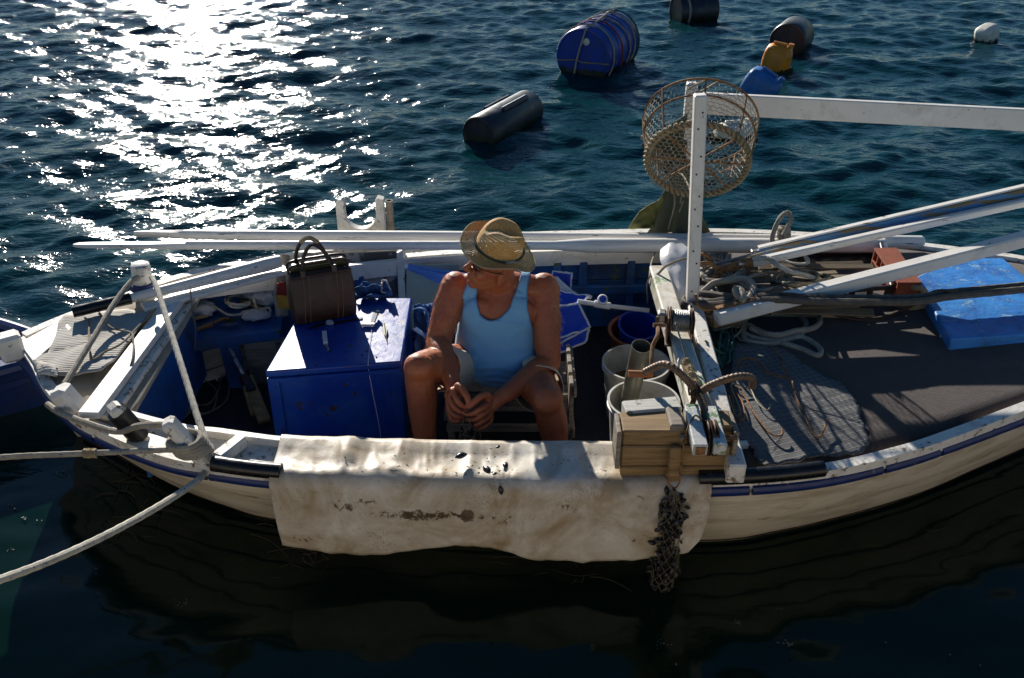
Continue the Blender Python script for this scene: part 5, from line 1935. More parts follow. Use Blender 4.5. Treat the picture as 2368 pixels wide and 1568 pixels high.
# ------------------------------------------------------------------ mooring ropes
cl_ = pl[1][0].lerp(pl[1][1], .55)
q = [at(110, 935, .52), at(140, 955, .53), at(200, 978, .535), at(270, 998, .54), at(320, 985, .60), at(372, 982, .61), at(400, 985, .60)]
rope('mooring_rope', 'braided rope led along the near rail to the wound post', q, .0125, 'rope')
q = []
for i in range(44):
    a = i * .62
    q.append(pl[1][0].lerp(pl[1][1], .3 + .0065 * i) + V(.058 * math.cos(a), .05 * math.sin(a), .0))
rope('mooring_rope', 'rope turns wound round the white rowlock post', q, .0125, 'rope')
e = at(400, 1040, .545)
r0 = at(0, 1057, .62)
k_ = (e.y - 1.1) / (e.y - r0.y)
q = [V(*(e.lerp(r0, f * k_)[:2] + ((e.z + (r0.z - e.z) * f * k_) if f * k_ < 1 else r0.z + (.97 - r0.z) * (f * k_ - 1) / (k_ - 1),))) for f in np.linspace(0, 1, 40)]
rope('mooring_rope', 'taut mooring rope leaving the boat level to the quay with a frayed knot', q, .0105, 'rope')
mb = MB()
c = e.lerp(r0, .49)
for k in range(60):
    a = random.uniform(0, 6.28)
    dd = V(random.uniform(-.25, .25), math.cos(a), math.sin(a))
    p = c + V(random.uniform(-.022, .022), 0, 0) + dd * .011
    mb.tube([p, p + dd * .007 + V(random.uniform(-.008, .008), 0, 0)], .0016, 4)
mb.tube([c + V(-.022 + .0011 * i, .0135 * math.cos(i * .9), .0135 * math.sin(i * .9)) for i in range(40)], .005, 5)
mb.build('rope_fraying', M_['rope_t'], label='frayed whipping knot on the level mooring rope', cat='knot')
q = [at(488, 1062, .49), at(478, 1085, .44), at(455, 1112, .46), at(400, 1150, .50), at(330, 1192, .54), at(230, 1245, .60), at(120, 1295, .67), at(0, 1340, .74), at(-250, 1420, .9), V(-2.1, 1.05, .98)]
rope('mooring_rope', 'thick mooring rope curving down and out to the quay', q, .0125, 'rope_w')
q = [at(350, 640, .665), at(362, 665, .66), at(380, 720, .64), at(405, 800, .61), at(430, 880, .58), at(455, 960, .55), at(472, 1010, .53), at(482, 1050, .5), at(488, 1064, .485)]
rope('stretched_rope', 'taut speckled rope from the far bitt across the cockpit to the near rail', q, .0125, 'rope_w')
q = [at(322, 640, .64), at(300, 655, .635), at(262, 705, .61), at(220, 775, .585), at(180, 840, .56), at(150, 888, .545)]
rope('stretched_rope', 'taut grey rope from the far bitt down to the near bitt', q, .0125, 'rope')
q = []
for i in range(30):
    a = i * .7
    q.append(at(332, 668, .555) + V(.052 * math.cos(a), .052 * math.sin(a), .002 * i * .6))
MB().tube(q, .009, 7).build('bitt_lashing', M_['blue_rail'], label='dark blue cord wound round the far bitt', cat='rope')
rope('thin_cord', 'thin cord trailing over towel and thwart', [at(196, 735, .545), at(205, 745, .55), at(206, 790, .55), at(214, 830, .55), at(240, 815, .55), at(280, 795, .56), at(315, 760, .56), at(360, 715, .56)], .0045, 'cord', 'cord')
rope('thin_cord', 'thin cord falling from the towel over the thwart edge', [at(228, 720, .545), at(245, 745, .55), at(262, 760, .55), at(300, 768, .565), at(308, 785, .57), at(306, 830, .56), at(290, 870, .53), at(262, 910, .51), at(245, 930, .5)], .004, 'cord', 'cord')
rope('thin_cord', 'thin cord hanging from the short oar into the cockpit', [at(440, 670, .6), at(445, 720, .5), at(452, 770, .38), at(445, 830, .22), at(430, 865, .1)], .0035, 'cord', 'cord')
rope('floor_cord', 'thin cord lying in loose loops on the dark cockpit floor', [at(u, v, .008) for u, v in ((430, 900), (470, 880), (500, 905), (480, 935), (440, 935), (460, 960), (520, 930), (530, 880), (515, 865), (505, 900), (490, 950), (450, 955))], .0035, 'cord', 'cord')

# ------------------------------------------------------------------ stern deck: towel, bench clutter
tw = [(150, 728), (290, 715), (325, 722), (352, 715), (300, 790), (262, 838), (236, 858), (160, 868), (118, 866), (80, 845), (75, 828), (110, 815), (128, 780), (136, 745)]
rows = []
tctr = (215, 790)
dn_ = []
for i in range(len(tw)):
    p, q = tw[i], tw[(i + 1) % len(tw)]
    for k in range(5):
        dn_.append((p[0] + (q[0] - p[0]) * k / 5, p[1] + (q[1] - p[1]) * k / 5))
for f in (.02, .2, .4, .6, .8, .92, 1):
    row = []
    for (u, v) in dn_:
        p = at(tctr[0] + (u - tctr[0]) * f, tctr[1] + (v - tctr[1]) * f, .535)
        row.append(p + V(0, 0, .002 + .012 * max(-.3, mnoise.noise(V(p.x * 9, p.y * 6, 2))) + .006 * mnoise.noise(V(p.x * 25, p.y * 18, 9))))
    rows.append(row)
mb = MB().grid(rows, closed_u=True)
mb.add(rows[0], [tuple(range(len(dn_)))])
solid(mb.build('ribbed_towel', M_['towel'], label='crumpled grey ribbed towel spread on the stern deck', cat='towel', weld=True, smooth=70), .006)
rows = []
for j in range(9):
    row = []
    for i in range(11):
        s_, t = i / 10, j / 8
        p = at(85 + 48 * s_, 835 + 14 * s_ + 30 * t * (1 - .3 * s_), .54)
        row.append(p + V(0, 0, .02 * math.sin(math.pi * s_) * math.sin(math.pi * t) + .008 * mnoise.noise(V(s_ * 6, t * 6, 4))))
    rows.append(row)
solid(MB().grid(rows).build('rag', M_['towel'], label='bunched end of towel cloth at the near stern rail', cat='rag', smooth=70), .006)
zs = .335


def blob(name, label, cat, u, v, z, r, mat, seed=1, amp=.35):
    mb = MB()
    c = at(u, v, z)
    mb.ell(c, r, None, 28, 18)
    mb.v = [tuple(c + (Vector(p) - c) * (1 + amp * mnoise.noise((Vector(p) - c) * 30 + V(seed, seed, seed)) + amp * .6 * mnoise.noise((Vector(p) - c) * 70 + V(seed, 0, 0)))) for p in mb.v]
    return mb.build(name, M_[mat], label=label, cat=cat, smooth=60, weld=True)


blob('plastic_bag', 'crumpled thin white plastic bag on the side bench by the thwart', 'bag', 462, 712, .35, (.075, .06, .04), 'bag_plastic', 2)
blob('plastic_bag', 'crumpled white plastic sheet heaped next to the leather bag', 'bag', 610, 682, .37, (.085, .06, .06), 'bag_plastic', 5)
blob('paper_rag', 'pale crumpled paper rag at the bench front below the rope', 'rag', 590, 728, .335, (.075, .05, .02), 'bag_plastic', 8)
ln = []
for i in range(60):
    a = i * .42
    ln.append(at(548 + 26 * math.cos(a) + 6 * math.sin(i * .9), 695 + 13 * math.sin(a) + 4 * math.cos(i * .7), zs + .03 + .02 * math.sin(i * .37)))
rope('coiled_line', 'coil of thin pale line on the blue side bench', ln, .006, 'rope_w', 'rope')
rope('coiled_line', 'loose pale line drooping over the bench clutter', [at(490, 705, .36), at(530, 728, .34), at(580, 722, .34), at(622, 712, .35), at(620, 730, .33), at(598, 720, .35), at(585, 690, .38)], .006, 'rope_w', 'rope')
for (u0, v0, u1, v1, m_, lab) in ((418, 742, 480, 730, 'plank_tan', 'thin tan stick at the end of the side bench'), (555, 690, 615, 722, 'plank_tan', 'short brown stick under the coil of line')):
    a, b = at(u0, v0, zs - .005), at(u1, v1, zs - .005)
    MB().bar(a, b, .022, .014).build('wood_stick', M_[m_], label=lab, cat='stick')
pli = thing('pliers', at(490, 750, .31), 'rusty pliers with dark handles lying at the bench front', 'pliers')
a = at(490, 750, .32)
MB().tube([at(455, 762, .32), a], [.008, .013], 8).build('jaw', M_['rust'], pli)
MB().tube(spline([a, at(515, 738, .32), at(530, 738, .32)], 4), .008, 8).build('handle', M_['rust'], pli)
MB().tube(spline([a, at(520, 753, .32), at(550, 748, .32)], 4), .009, 8).build('handle', M_['blue_rail'], pli)
hg = thing('flag_cloth', at(650, 700, y=4.1), 'ragged tan red and yellow cloth roll standing beside the leather bag', 'cloth')
MB().tube(pathy([(660, 590, 4.25), (655, 630, 4.2), (648, 680, 4.12), (652, 730, 4.05)]), [.022, .028, .03, .03], 12).build('roll', M_['carpet'], hg)
cloth('red_part', [at(640, 655, y=4.12), at(668, 650, y=4.1), at(668, 684, y=4.06), at(640, 682, y=4.08)], M_['red_cloth'], hg, sag=.01)
cloth('yellow_part', [at(636, 682, y=4.08), at(668, 684, y=4.05), at(668, 716, y=4.02), at(645, 712, y=4.03)], M_['yellow_cloth'], hg, sag=.01)
pm = thing('bilge_pump', at(600, 985, .0), 'old wooden bilge pump handle with taped grip on the cockpit floor', 'pump')
MB().tube([at(527, 795, .26), at(548, 840, .2), at(565, 870, .14)], .012, 8).build('rod', M_['steel'], pm)
MB().bar(at(570, 872, .14), at(612, 975, .03), .06, .03).build('board', M_['old_wood'], pm)
MB().tube([at(562, 868, .16), at(574, 895, .12)], [.022, .028], 10).build('grip', M_['leather_d'], pm)
MB().tube([at(574, 895, .12), at(580, 908, .105)], .03, 10).build('tape', M_['hose'], pm)
MB().tube([at(566, 895, .13), at(585, 960, .04)], .012, 8).build('rod', M_['old_wood'], pm)

# ------------------------------------------------------------------ floats on the water
def drum(name, label, base0, axis, r, L, mat, cz, ribs=True, n=40, extra=None):
    """A barrel floating on its side: base0 = centre of its near end (plan), axis = plan direction."""
    ax = Vector((axis[0], axis[1], axis[2] if len(axis) > 2 else 0)).normalized()
    c0 = V(base0.x, base0.y, cz)
    t = thing(name, V(base0.x, base0.y, 0), label, 'barrel')
    Mx = frame_to(ax, (0, 0, 1), c0)
    b = .02
    prof = [(.001, .012), (r - .03, .012), (r - .022, 0), (r - .006, .002), (r, .012), (r, L * .3)]
    if ribs:
        for f in (.33, .66):
            prof += [(r, L * f - .02), (r + .014, L * f - .008), (r + .014, L * f + .008), (r, L * f + .02)]
    prof += [(r, L - .012), (r - .006, L - .002), (r - .022, L), (r - .03, L - .012), (.001, L - .012)]
    MB().lathe(prof, n, Mx).build('shell', mat, t)
    return t, Mx


A_, B_, C_ = at(1290, 168, 0), at(1402, 180, 0), at(1470, 132, 0)
fc = A_.lerp(B_, .5)
axd = (C_ - B_).normalized()
dr, Mx = drum('blue_barrel', 'big blue plastic barrel lashed with ropes floating beyond the boat', fc, axd, .29, .88, M_['drum_blue'], .17)


def ring_rope(tt, Mx, r, z, wob, mat, rad_=.011):
    pts = []
    for k in range(48):
        a = 2 * math.pi * k / 48
        pts.append(Mx @ V(r * math.cos(a), r * math.sin(a), z + wob * math.sin(a * 2 + z * 9)))
    MB().tube(pts, rad_, 6, closed=True).build('rope_band', M_[mat], tt)


for z, wb_, m_ in ((.1, .03, 'rope'), (.33, .01, 'red_cloth'), (.52, .03, 'rope'), (.7, .02, 'rope'), (.83, .01, 'rope_g')):
    ring_rope(dr, Mx, .303, z, wb_, m_, .009)
MB().tube([Mx @ V(.3, .02, .02), Mx @ V(.312, .05, .2), Mx @ V(.308, .02, .45), Mx @ V(.312, .0, .7), Mx @ V(.3, .0, .88)], .012, 6).build('top_rope', M_['rope'], dr)
MB().tube([Mx @ V(.3, .03, .0), Mx @ V(.2, -.0, -.012), Mx @ V(-.02, -.06, -.012), Mx @ V(-.28, -.1, -.01)], .01, 6).build('face_rope', M_['rope'], dr)
MB().tube([Mx @ V(-.03, .285, -.008), Mx @ V(-.04, .0, -.012), Mx @ V(-.02, -.06, -.014), Mx @ V(-.05, -.285, -.008)], .007, 6).build('face_rope', M_['cord'], dr)
MB().lathe([(.034, .0), (.034, -.014), (.028, -.018), (.001, -.018)], 20, Mx @ Matrix.Translation((.16, .03, .012))).build('bung', M_['can_white'], dr)
for k in range(14):
    mb = MB()
    a = random.uniform(2.3, 4.0)
    p = Mx @ V(.3 * math.cos(a), .3 * math.sin(a), random.uniform(0, .8))
    p.z = max(p.z, -.02)

A_, B_ = at(1072, 322, 0), at(1140, 338, 0)
C_ = at(1252, 272, 0)
fc = A_.lerp(B_, .5)
axd = (C_ - B_).normalized()
t_, Mx = drum('black_barrel', 'long black barrel with raised ribs floating nearest behind the man', fc, axd, .158, .86, M_['drum_black'], .06, ribs=False)
for a in (.45, -.75):
    p0, p1 = Mx @ V(.159 * math.cos(a), .159 * math.sin(a), .28), Mx @ V(.159 * math.cos(a), .159 * math.sin(a), .70)
    MB().bar(p0, p1, .05, .05, up=tuple((Mx.to_3x3() @ V(math.cos(a), math.sin(a), 0))), bev=.015).build('raised_rib', M_['drum_black'], t_)
A_ = at(1560, 52, 0)
t_, Mx = drum('black_barrel', 'black weedy barrel at the top edge beyond the blue barrel', A_ + V(.02, .14, 0), (.95, .3, 0), .19, .5, M_['drum_black'], .1)
MB().tube([Mx @ V(.197 * math.cos(a), .197 * math.sin(a), .1) for a in np.linspace(0, 6.28, 40)], .013, 6).build('rope_band', M_['rope'], t_)
A_ = at(1825, 122, 0)
drum('black_barrel', 'black barrel floating end on behind the orange can', A_ + V(-.02, .08, 0), (.45, .85, 0), .2, .42, M_['drum_black'], .09, ribs=False)


def can(name, label, p, size, rot, mat, tilt=0, weed=True, pitch=0, parts=True):
    t = thing(name, V(p.x, p.y, 0), label, 'can')
    rm = (Matrix.Rotation(rot, 3, 'Z') @ Matrix.Rotation(tilt, 3, 'Y') @ Matrix.Rotation(pitch, 3, 'X'))
    o = MB().box(p, size, rm, min(size) * .2).build('shell', mat, t)
    m = o.modifiers.new('round', 'SUBSURF')
    m.levels = m.render_levels = 1
    top = p + rm @ V(0, 0, size[2] / 2)
    if not parts:
        return t
    MB().bar(p + rm @ V(-size[0] * .25, 0, size[2] / 2 + .004), p + rm @ V(size[0] * .2, 0, size[2] / 2 + .004), .03, .026, bev=.01).build('handle', mat, t)
    MB().tube([p + rm @ V(size[0] * .33, 0, size[2] * .45), p + rm @ V(size[0] * .33, 0, size[2] / 2 + .025)], .028, 14).build('cap', mat, t)
    if weed:
        mb = MB()
        for k in range(90):
            a = 2 * math.pi * k / 90
            q = V(p.x, p.y, .0) + Matrix.Rotation(rot, 3, 'Z') @ V(size[0] * .5 * math.copysign(abs(math.cos(a)) ** .5, math.cos(a)), size[1] * .5 * math.copysign(abs(math.sin(a)) ** .5, math.sin(a)), 0)
            mb.ell(q + V(random.uniform(-.01, .01), random.uniform(-.01, .01), random.uniform(-.02, .035)), random.uniform(.012, .024), None, 6, 4)
        mb.build('weed_fringe', M_['algae'], t, weld=True)
    return t


p = at(1797, 170, 0)
can('orange_can', 'bright orange jerrycan floating beside the black barrel', V(p.x, p.y + .1, .09), (.30, .26, .36), R(-20), M_['can_orange'], R(8))
p = at(1762, 226, 0)
can('blue_can', 'blue jerrycan floating just above the white plank', V(p.x, p.y + .1, .07), (.36, .26, .32), R(-25), M_['can_blue'], R(28), False)
p = at(2287, 97, 0)
can('white_can', 'small white canister floating alone in the upper corner', V(p.x, p.y + .1, .045), (.25, .22, .26), R(25), M_['can_white'], R(-20), False, parts=False)
p = at(1700, 330, 0)
can('white_float', 'white and yellow float drifting behind the fish trap', V(p.x, p.y + .1, .04), (.34, .2, .2), R(10), M_['can_white'], 0, True)

# ------------------------------------------------------------------ foam films and weed on the sheltered water
rf = random.Random(21)
mb = MB()
for k in range(80):
    u, v = rf.uniform(-40, 2300), rf.uniform(1060, 1560)
    p = at(u, v, 0)
    if p.y > (WN(max(-1.9, min(2.8, p.x))).y - .12 if -2.1 < p.x < 3 else 3.3):
        continue
    r_ = rf.choice((.006, .008, .01, .012, .018, .028))
    a0 = rf.uniform(0, 3)
    # a raft of little domes
    for j in range(max(1, int((r_ / .006) ** 1.6))):
        q = p + V(rf.gauss(0, r_ * .5), rf.gauss(0, r_ * .35), .001)
        mb.ell(q, (rf.uniform(.002, .0042),) * 2 + (.0018,), None, 7, 4)
mb.build('foam', M_['foam'], label='small rafts of foam bubbles drifting in front of the boat', kind='stuff', recalc=False)
mb = MB()
for k in range(120):
    u = rf.choice((rf.gauss(330, 60), rf.gauss(690, 50), rf.gauss(1250, 330), rf.gauss(1750, 260)))
    v = 1210 + rf.uniform(0, 150) if u > 520 else rf.uniform(1040, 1250)
    p = at(u, v, 0)
    if -1.95 < p.x < 2.8 and p.y > WN(p.x).y - .03:
        continue
    th = rf.gauss(0 if u > 900 else -1.0, .5)
    L = rf.uniform(.06, .26)
    q = [p + V(L * t * math.cos(th) + .02 * math.sin(t * 3 + k), L * t * math.sin(th) * .6 + .015 * math.cos(t * 4 + k), .0015) for t in np.linspace(-.5, .5, 7)]
    mb.tube(q, rf.uniform(.0008, .002), 4)
mb.build('floating_weed', M_['weed'], label='thin brown weed strands floating along the hull', kind='stuff', recalc=False)

# ------------------------------------------------------------------ the man
def remesh(mb, voxel, smooth_n, fac=.5, pre=None):
    """Melt overlapping closed shapes into one smooth skin."""
    me = mb.mesh('tmp', smooth=0, weld=True)
    o = bpy.data.objects.new('tmp', me)
    COL.objects.link(o)
    m = o.modifiers.new('r', 'REMESH')
    m.mode, m.voxel_size, m.adaptivity = 'VOXEL', voxel, 0
    s_ = o.modifiers.new('s', 'SMOOTH')
    s_.factor, s_.iterations = fac, smooth_n
    dg = bpy.context.evaluated_depsgraph_get()
    dg.update()
    out = bpy.data.meshes.new_from_object(o.evaluated_get(dg))
    bpy.data.objects.remove(o)
    return out


def loft(mb, rings, n=28):
    """Elliptic rings (centre, rx, ry, tilt about x) joined into a closed tube."""
    rows = []
    for c, rx, ry, tl in rings:
        rows.append([Vector(c) + Matrix.Rotation(tl, 3, 'X') @ V(rx * math.cos(2 * math.pi * k / n), ry * math.sin(2 * math.pi * k / n), 0) for k in range(n)])
    mb.grid(rows, closed_u=True)
    mb.add(rows[0], [tuple(range(n))])
    mb.add(rows[-1], [tuple(range(n))])
    return mb


def limb(mb, pts, rr, n=16):
    q = spline(pts, 6)
    mb.tube(q, list(np.interp(np.linspace(0, 1, len(q)), np.linspace(0, 1, len(rr)), rr)), n)
    for p, r_ in ((q[0], rr[0]), (q[-1], rr[-1])):
        mb.ell(p, r_ * .98, None, 12, 8)
    return mb


man = thing('person', (-.05, 3.6, .0), 'man in straw hat and light blue singlet sitting in the boat handling a small net', 'person')
HIP = V(-.06, 3.68, .315)
SHL, SHR = V(-.243, 3.63, .735), V(.137, 3.63, .728)        # picture-left and picture-right shoulder
NECK = V(-.05, 3.61, .765)
torso_r = [((-.06, 3.70, .215), .15, .11, 0), ((-.06, 3.69, .27), .178, .135, 0), ((-.06, 3.665, .34), .188, .155, .1), ((-.06, 3.635, .42), .19, .17, .1), ((-.058, 3.62, .50), .182, .165, .12), ((-.057, 3.615, .58), .168, .14, .14),
           ((-.054, 3.615, .65), .172, .125, .16), ((-.052, 3.62, .705), .168, .105, .18), ((-.05, 3.625, .745), .13, .08, .2), ((-.05, 3.625, .775), .075, .062, .2)]


def torso(mb):
    loft(mb, torso_r)
    for sx_ in (-1, 1):
        mb.ell(V(-.053 + sx_ * .07, 3.55, .645), (.085, .036, .075))         # breast
        mb.ell(V(-.053 + sx_ * .13, 3.63, .735), (.085, .065, .045))        # shoulder yoke
    mb.ell(V(-.055, 3.535, .425), (.165, .105, .125))                             # belly
    limb(mb, [SHL + V(.02, 0, .0), NECK + V(0, .02, -.02), SHR + V(-.02, 0, .0)], [.05, .062, .05])
    return mb


KL, KR = at(969, 850, y=3.29), at(1266, 926, y=3.21)
HL_, HR_ = V(-.165, 3.66, .30), V(.05, 3.66, .295)
FL, FR_ = V(KL.x + .01, 3.26, .07), V(KR.x + .065, 3.20, .06)


def thighs(mb, inflate=0.0, upto=1.0):
    for h_, k in ((HL_, KL), (HR_, KR)):
        q = [h_, h_.lerp(k, .35) + V(0, 0, .012), h_.lerp(k, .7) + V(0, 0, .01), k]
        if upto < 1:
            q = [h_, h_.lerp(k, .3 * upto / .75) + V(0, 0, .012), h_.lerp(k, upto)]
            limb(mb, q, [.088 + inflate, .092 + inflate, .082 + inflate])
        else:
            limb(mb, q, [.095, .094, .08, .066])
    return mb


body = torso(MB())
thighs(body)
for k, f in ((KL, FL), (KR, FR_)):
    body.ell(k + V(0, -.01, .006), (.064, .06, .062))
    limb(body, [k + V(0, .005, -.01), k.lerp(f, .3) + V(0, .018, 0), k.lerp(f, .6) + V(0, .008, 0), f], [.062, .067, .053, .041])
    limb(body, [f + V(0, .045, -.04), f + V(0, -.05, -.035), f + V(0, -.14, -.052)], [.032, .034, .022])      # foot
EL, ER = at(1012, 790, y=3.50), at(1268, 842, y=3.47)
WL_, WR_ = at(1046, 884, y=3.26), at(1168, 912, y=3.24)
for s_, e, w_ in ((SHL, EL, WL_), (SHR, ER, WR_)):
    body.ell(s_ + V(0, -.005, -.015), (.07, .068, .072))
    limb(body, [s_, s_.lerp(e, .4) + V(0, .006, 0), e], [.066, .066, .052])
    limb(body, [e, e.lerp(w_, .3) + V(0, 0, .004), e.lerp(w_, .7), w_], [.052, .054, .043, .033])


def fingers(mb, wrist, palm, pr, chains, thumb):
    """A palm and five separately bent fingers; chains are sight points with depths."""
    d = (palm - wrist).normalized()
    limb(mb, [wrist, wrist.lerp(palm, .6)], [.032, .031])
    side_ = d.cross(V(0, -.8, .6)).normalized()
    rot = Matrix((side_, side_.cross(d).normalized() * -1, d)).transposed()
    mb.ell(palm, pr, rot, 20, 14)
    for k, ch in enumerate(chains):
        q = [at(u, v, y=y) for u, v, y in ch]
        r0 = (.0122, .0125, .0118, .0105)[k]
        limb(mb, [palm.lerp(q[0], .4)] + q, [.014, r0 * 1.08, r0, r0 * .93, r0 * .8], 12)
        mb.ell(q[1], r0 * 1.1, None, 10, 8)
    q = [at(u, v, y=y) for u, v, y in thumb]
    limb(mb, [palm.lerp(q[0], .5)] + q, [.018, .0165, .0145, .0135, .0115], 12)


pinch = at(1082, 947, y=3.15)
WL_p, WR_p = at(1048, 914, y=3.215), at(1133, 936, y=3.2)
fingers(body, WL_, WL_p, (.038, .024, .04), [
    [(1046, 903, 3.185), (1056, 924, 3.150), (1068, 938, 3.142), (1079, 943, 3.15)],
    [(1039, 914, 3.190), (1047, 938, 3.155), (1061, 951, 3.146), (1076, 953, 3.155)],
    [(1035, 927, 3.198), (1041, 950, 3.165), (1054, 962, 3.156), (1070, 963, 3.165)],
    [(1034, 939, 3.208), (1039, 960, 3.18), (1048, 972, 3.172), (1062, 973, 3.178)]],
    [(1062, 892, 3.20), (1073, 906, 3.17), (1081, 920, 3.15), (1084, 934, 3.145)])
fingers(body, WR_, WR_p, (.036, .024, .04), [
    [(1126, 936, 3.165), (1112, 945, 3.135), (1098, 955, 3.13), (1078, 959, 3.138)],
    [(1129, 949, 3.168), (1115, 959, 3.138), (1100, 969, 3.134), (1082, 971, 3.145)],
    [(1132, 961, 3.175), (1119, 972, 3.148), (1105, 981, 3.144), (1090, 983, 3.152)],
    [(1136, 971, 3.185), (1125, 983, 3.160), (1114, 990, 3.156), (1102, 992, 3.162)]],
    [(1128, 915, 3.185), (1111, 917, 3.155), (1096, 929, 3.138), (1084, 940, 3.135)])

# head, turned to the picture's left
fwd = V(-.9, -.32, .2).normalized()
hup = V(.16, -.1, .97)
hup = (hup - fwd * hup.dot(fwd)).normalized()
hlf = hup.cross(fwd)                      # the man's own left
HC = at(1138, 614, y=3.535)
HR3 = Matrix((fwd, hlf, hup)).transposed()
hp = lambda f, l, u: HC + fwd * f + hlf * l + hup * u
body.ell(hp(-.008, 0, .018), (.095, .072, .086), HR3, 24, 16)
body.ell(hp(.03, 0, -.045), (.062, .058, .062), HR3, 20, 14)
body.ell(hp(.062, 0, -.088), (.028, .032, .024), HR3)                # chin
body.ell(hp(.02, 0, -.075), (.058, .055, .035), HR3)                 # jaw
limb(body, [hp(.086, 0, .022), hp(.1, 0, .0), hp(.112, 0, -.018)], [.010, .012, .0155], 10)   # nose
body.ell(hp(.098, .012, -.021), (.012, .009, .009), HR3)
body.ell(hp(.098, -.012, -.021), (.012, .009, .009), HR3)
limb(body, [hp(.07, .045, .034), hp(.09, 0, .036), hp(.07, -.045, .034)], [.012, .013, .012], 10)  # brow
limb(body, [hp(.07, .026, -.05), hp(.09, 0, -.048), hp(.07, -.026, -.05)], [.006, .0088, .006], 10)
limb(body, [hp(.068, .022, -.062), hp(.087, 0, -.062), hp(.068, -.022, -.062)], [.007, .0095, .007], 10)
for s_ in (-1, 1):
    body.ell(hp(.055, s_ * .045, -.018), (.03, .024, .026), HR3)    # cheek
    body.ell(hp(-.018, s_ * .078, -.012), (.020, .009, .034), HR3 @ Matrix.Rotation(s_ * .3, 3, 'Z'))
    body.ell(hp(-.012, s_ * .077, -.04), (.011, .008, .012), HR3)
limb(body, [NECK + V(0, .02, -.03), NECK.lerp(HC, .5) + V(.0, .012, 0), hp(-.02, 0, -.03)], [.074, .068, .066])
me = remesh(body, .0042, 5, .5)
co_ = np.empty(len(me.vertices) * 3)
no_ = np.empty(len(me.vertices) * 3)
me.vertices.foreach_get('co', co_)
me.vertex_normals.foreach_get('vector', no_)
co_, no_ = co_.reshape(-1, 3), no_.reshape(-1, 3)
dsp = np.array([.0035 * mnoise.noise(V(*p_) * 16) + .0014 * mnoise.noise(V(*p_) * 45) for p_ in co_])
me.vertices.foreach_set('co', (co_ + no_ * dsp[:, None]).ravel())
me.update()
me.shade_smooth()
BODY = me


def attach(name, me, mat, parent):
    o = bpy.data.objects.new(name, me)
    org = WORLD_ORG[parent.name]
    me.transform(Matrix.Translation(-org))
    me.materials.clear()
    me.materials.append(mat)
    COL.objects.link(o)
    o.parent = parent
    WORLD_ORG[o.name] = org
    return o


attach('body', me, M_['skin'], man)


def in_poly(x, y, poly):
    c = False
    j = len(poly) - 1
    for i in range(len(poly)):
        xi, yi = poly[i]
        xj, yj = poly[j]
        if (yi > y) != (yj > y) and x < (xj - xi) * (y - yi) / (yj - yi) + xi:
            c = not c
        j = i
    return c


def cut(me, keep, off):
    bm = bmesh.new()
    bm.from_mesh(me)
    bm.normal_update()
    kill = [v for v in bm.verts if not keep(v.co, v.normal)]
    bmesh.ops.delete(bm, geom=kill, context='VERTS')
    # even out the cut edge
    for _ in range(25):
        ed = [v for v in bm.verts if v.is_boundary]
        new = {}
        for v in ed:
            nb = [e.other_vert(v).co for e in v.link_edges if e.is_boundary]
            if len(nb) == 2:
                new[v] = (v.co * 2 + nb[0] + nb[1]) / 4
        for v, c in new.items():
            v.co = c
    for v in bm.verts:
        n = v.normal
        p = v.co
        v.co = p + n * (off + .0016 * mnoise.noise(p * 18))
    bm.to_mesh(me)
    bm.free()
    me.shade_smooth()
    return me


# singlet: cut from a slightly fuller torso
tb = torso(MB())
sm = remesh(tb, .006, 6, .5)
neck_front = [(1105, 640), (1101, 690), (1110, 727), (1130, 741), (1152, 739), (1178, 712), (1191, 674), (1206, 632), (1214, 600), (1095, 600)]
arm_l = [(1088, 640), (1062, 700), (1064, 740), (1060, 770), (930, 790), (930, 560), (1085, 560)]
arm_r = [(1222, 640), (1217, 705), (1227, 752), (1236, 780), (1360, 800), (1360, 560), (1238, 560), (1236, 615)]


def keep_singlet(p, n):
    if p.z < .30:
        return False
    if n.y < .25:
        u, v = pix(p)
        if in_poly(u, v, neck_front) or in_poly(u, v, arm_l) or in_poly(u, v, arm_r):
            return False
        return True
    x = p.x + .05
    if p.z > .70 and abs(x) < .075:
        return False
    if p.z > .64 and abs(x) > .13:
        return False
    return True


sm = cut(sm, keep_singlet, .006)
for v in sm.vertices:
    # wrinkles across the belly, loose hem
    k = max(0, min(1, (.5 - v.co.z) / .15))
    w_ = math.sin(v.co.z * 140 + 14 * abs(v.co.x + .06) + 5 * mnoise.noise(v.co * 8)) * .0035 * k + (1 - min(1, abs(mnoise.noise(V(v.co.x * 7, v.co.z * 16, 2))) * 4)) ** 2 * .006
    v.co.y -= w_ + .004 * k


def hems(me, name, mat, r_):
    # tubes along every open edge of a cloth mesh
    bm = bmesh.new()
    bm.from_mesh(me)
    left = set(e for e in bm.edges if e.is_boundary)
    mb = MB()
    while left:
        e = left.pop()
        a, b = e.verts
        loop = [a, b]
        while True:
            nx = [f for f in loop[-1].link_edges if f in left]
            if not nx:
                break
            left.discard(nx[0])
            loop.append(nx[0].other_vert(loop[-1]))
        if len(loop) > 20:
            pts = [v.co.copy() for v in loop if True][:-1]
            pts = [(pts[i - 1] + pts[i] * 2 + pts[(i + 1) % len(pts)]) / 4 for i in range(len(pts))]
            mb.tube(pts, r_, 5, closed=True)
    bm.free()
    mb.build(name, mat, man)


hems(sm, 'singlet_hem', surf('blue_binding', (.13, .3, .52), .85), .0042)
so_ = attach('singlet', sm, M_['singlet'], man)
solid(so_, .003, 1)

tb = MB()
loft(tb, [(c, rx + .012, ry + .012, t) for c, rx, ry, t in torso_r[:4]])
thighs(tb, .018, .78)
sh_ = remesh(tb, .006, 6, .5)


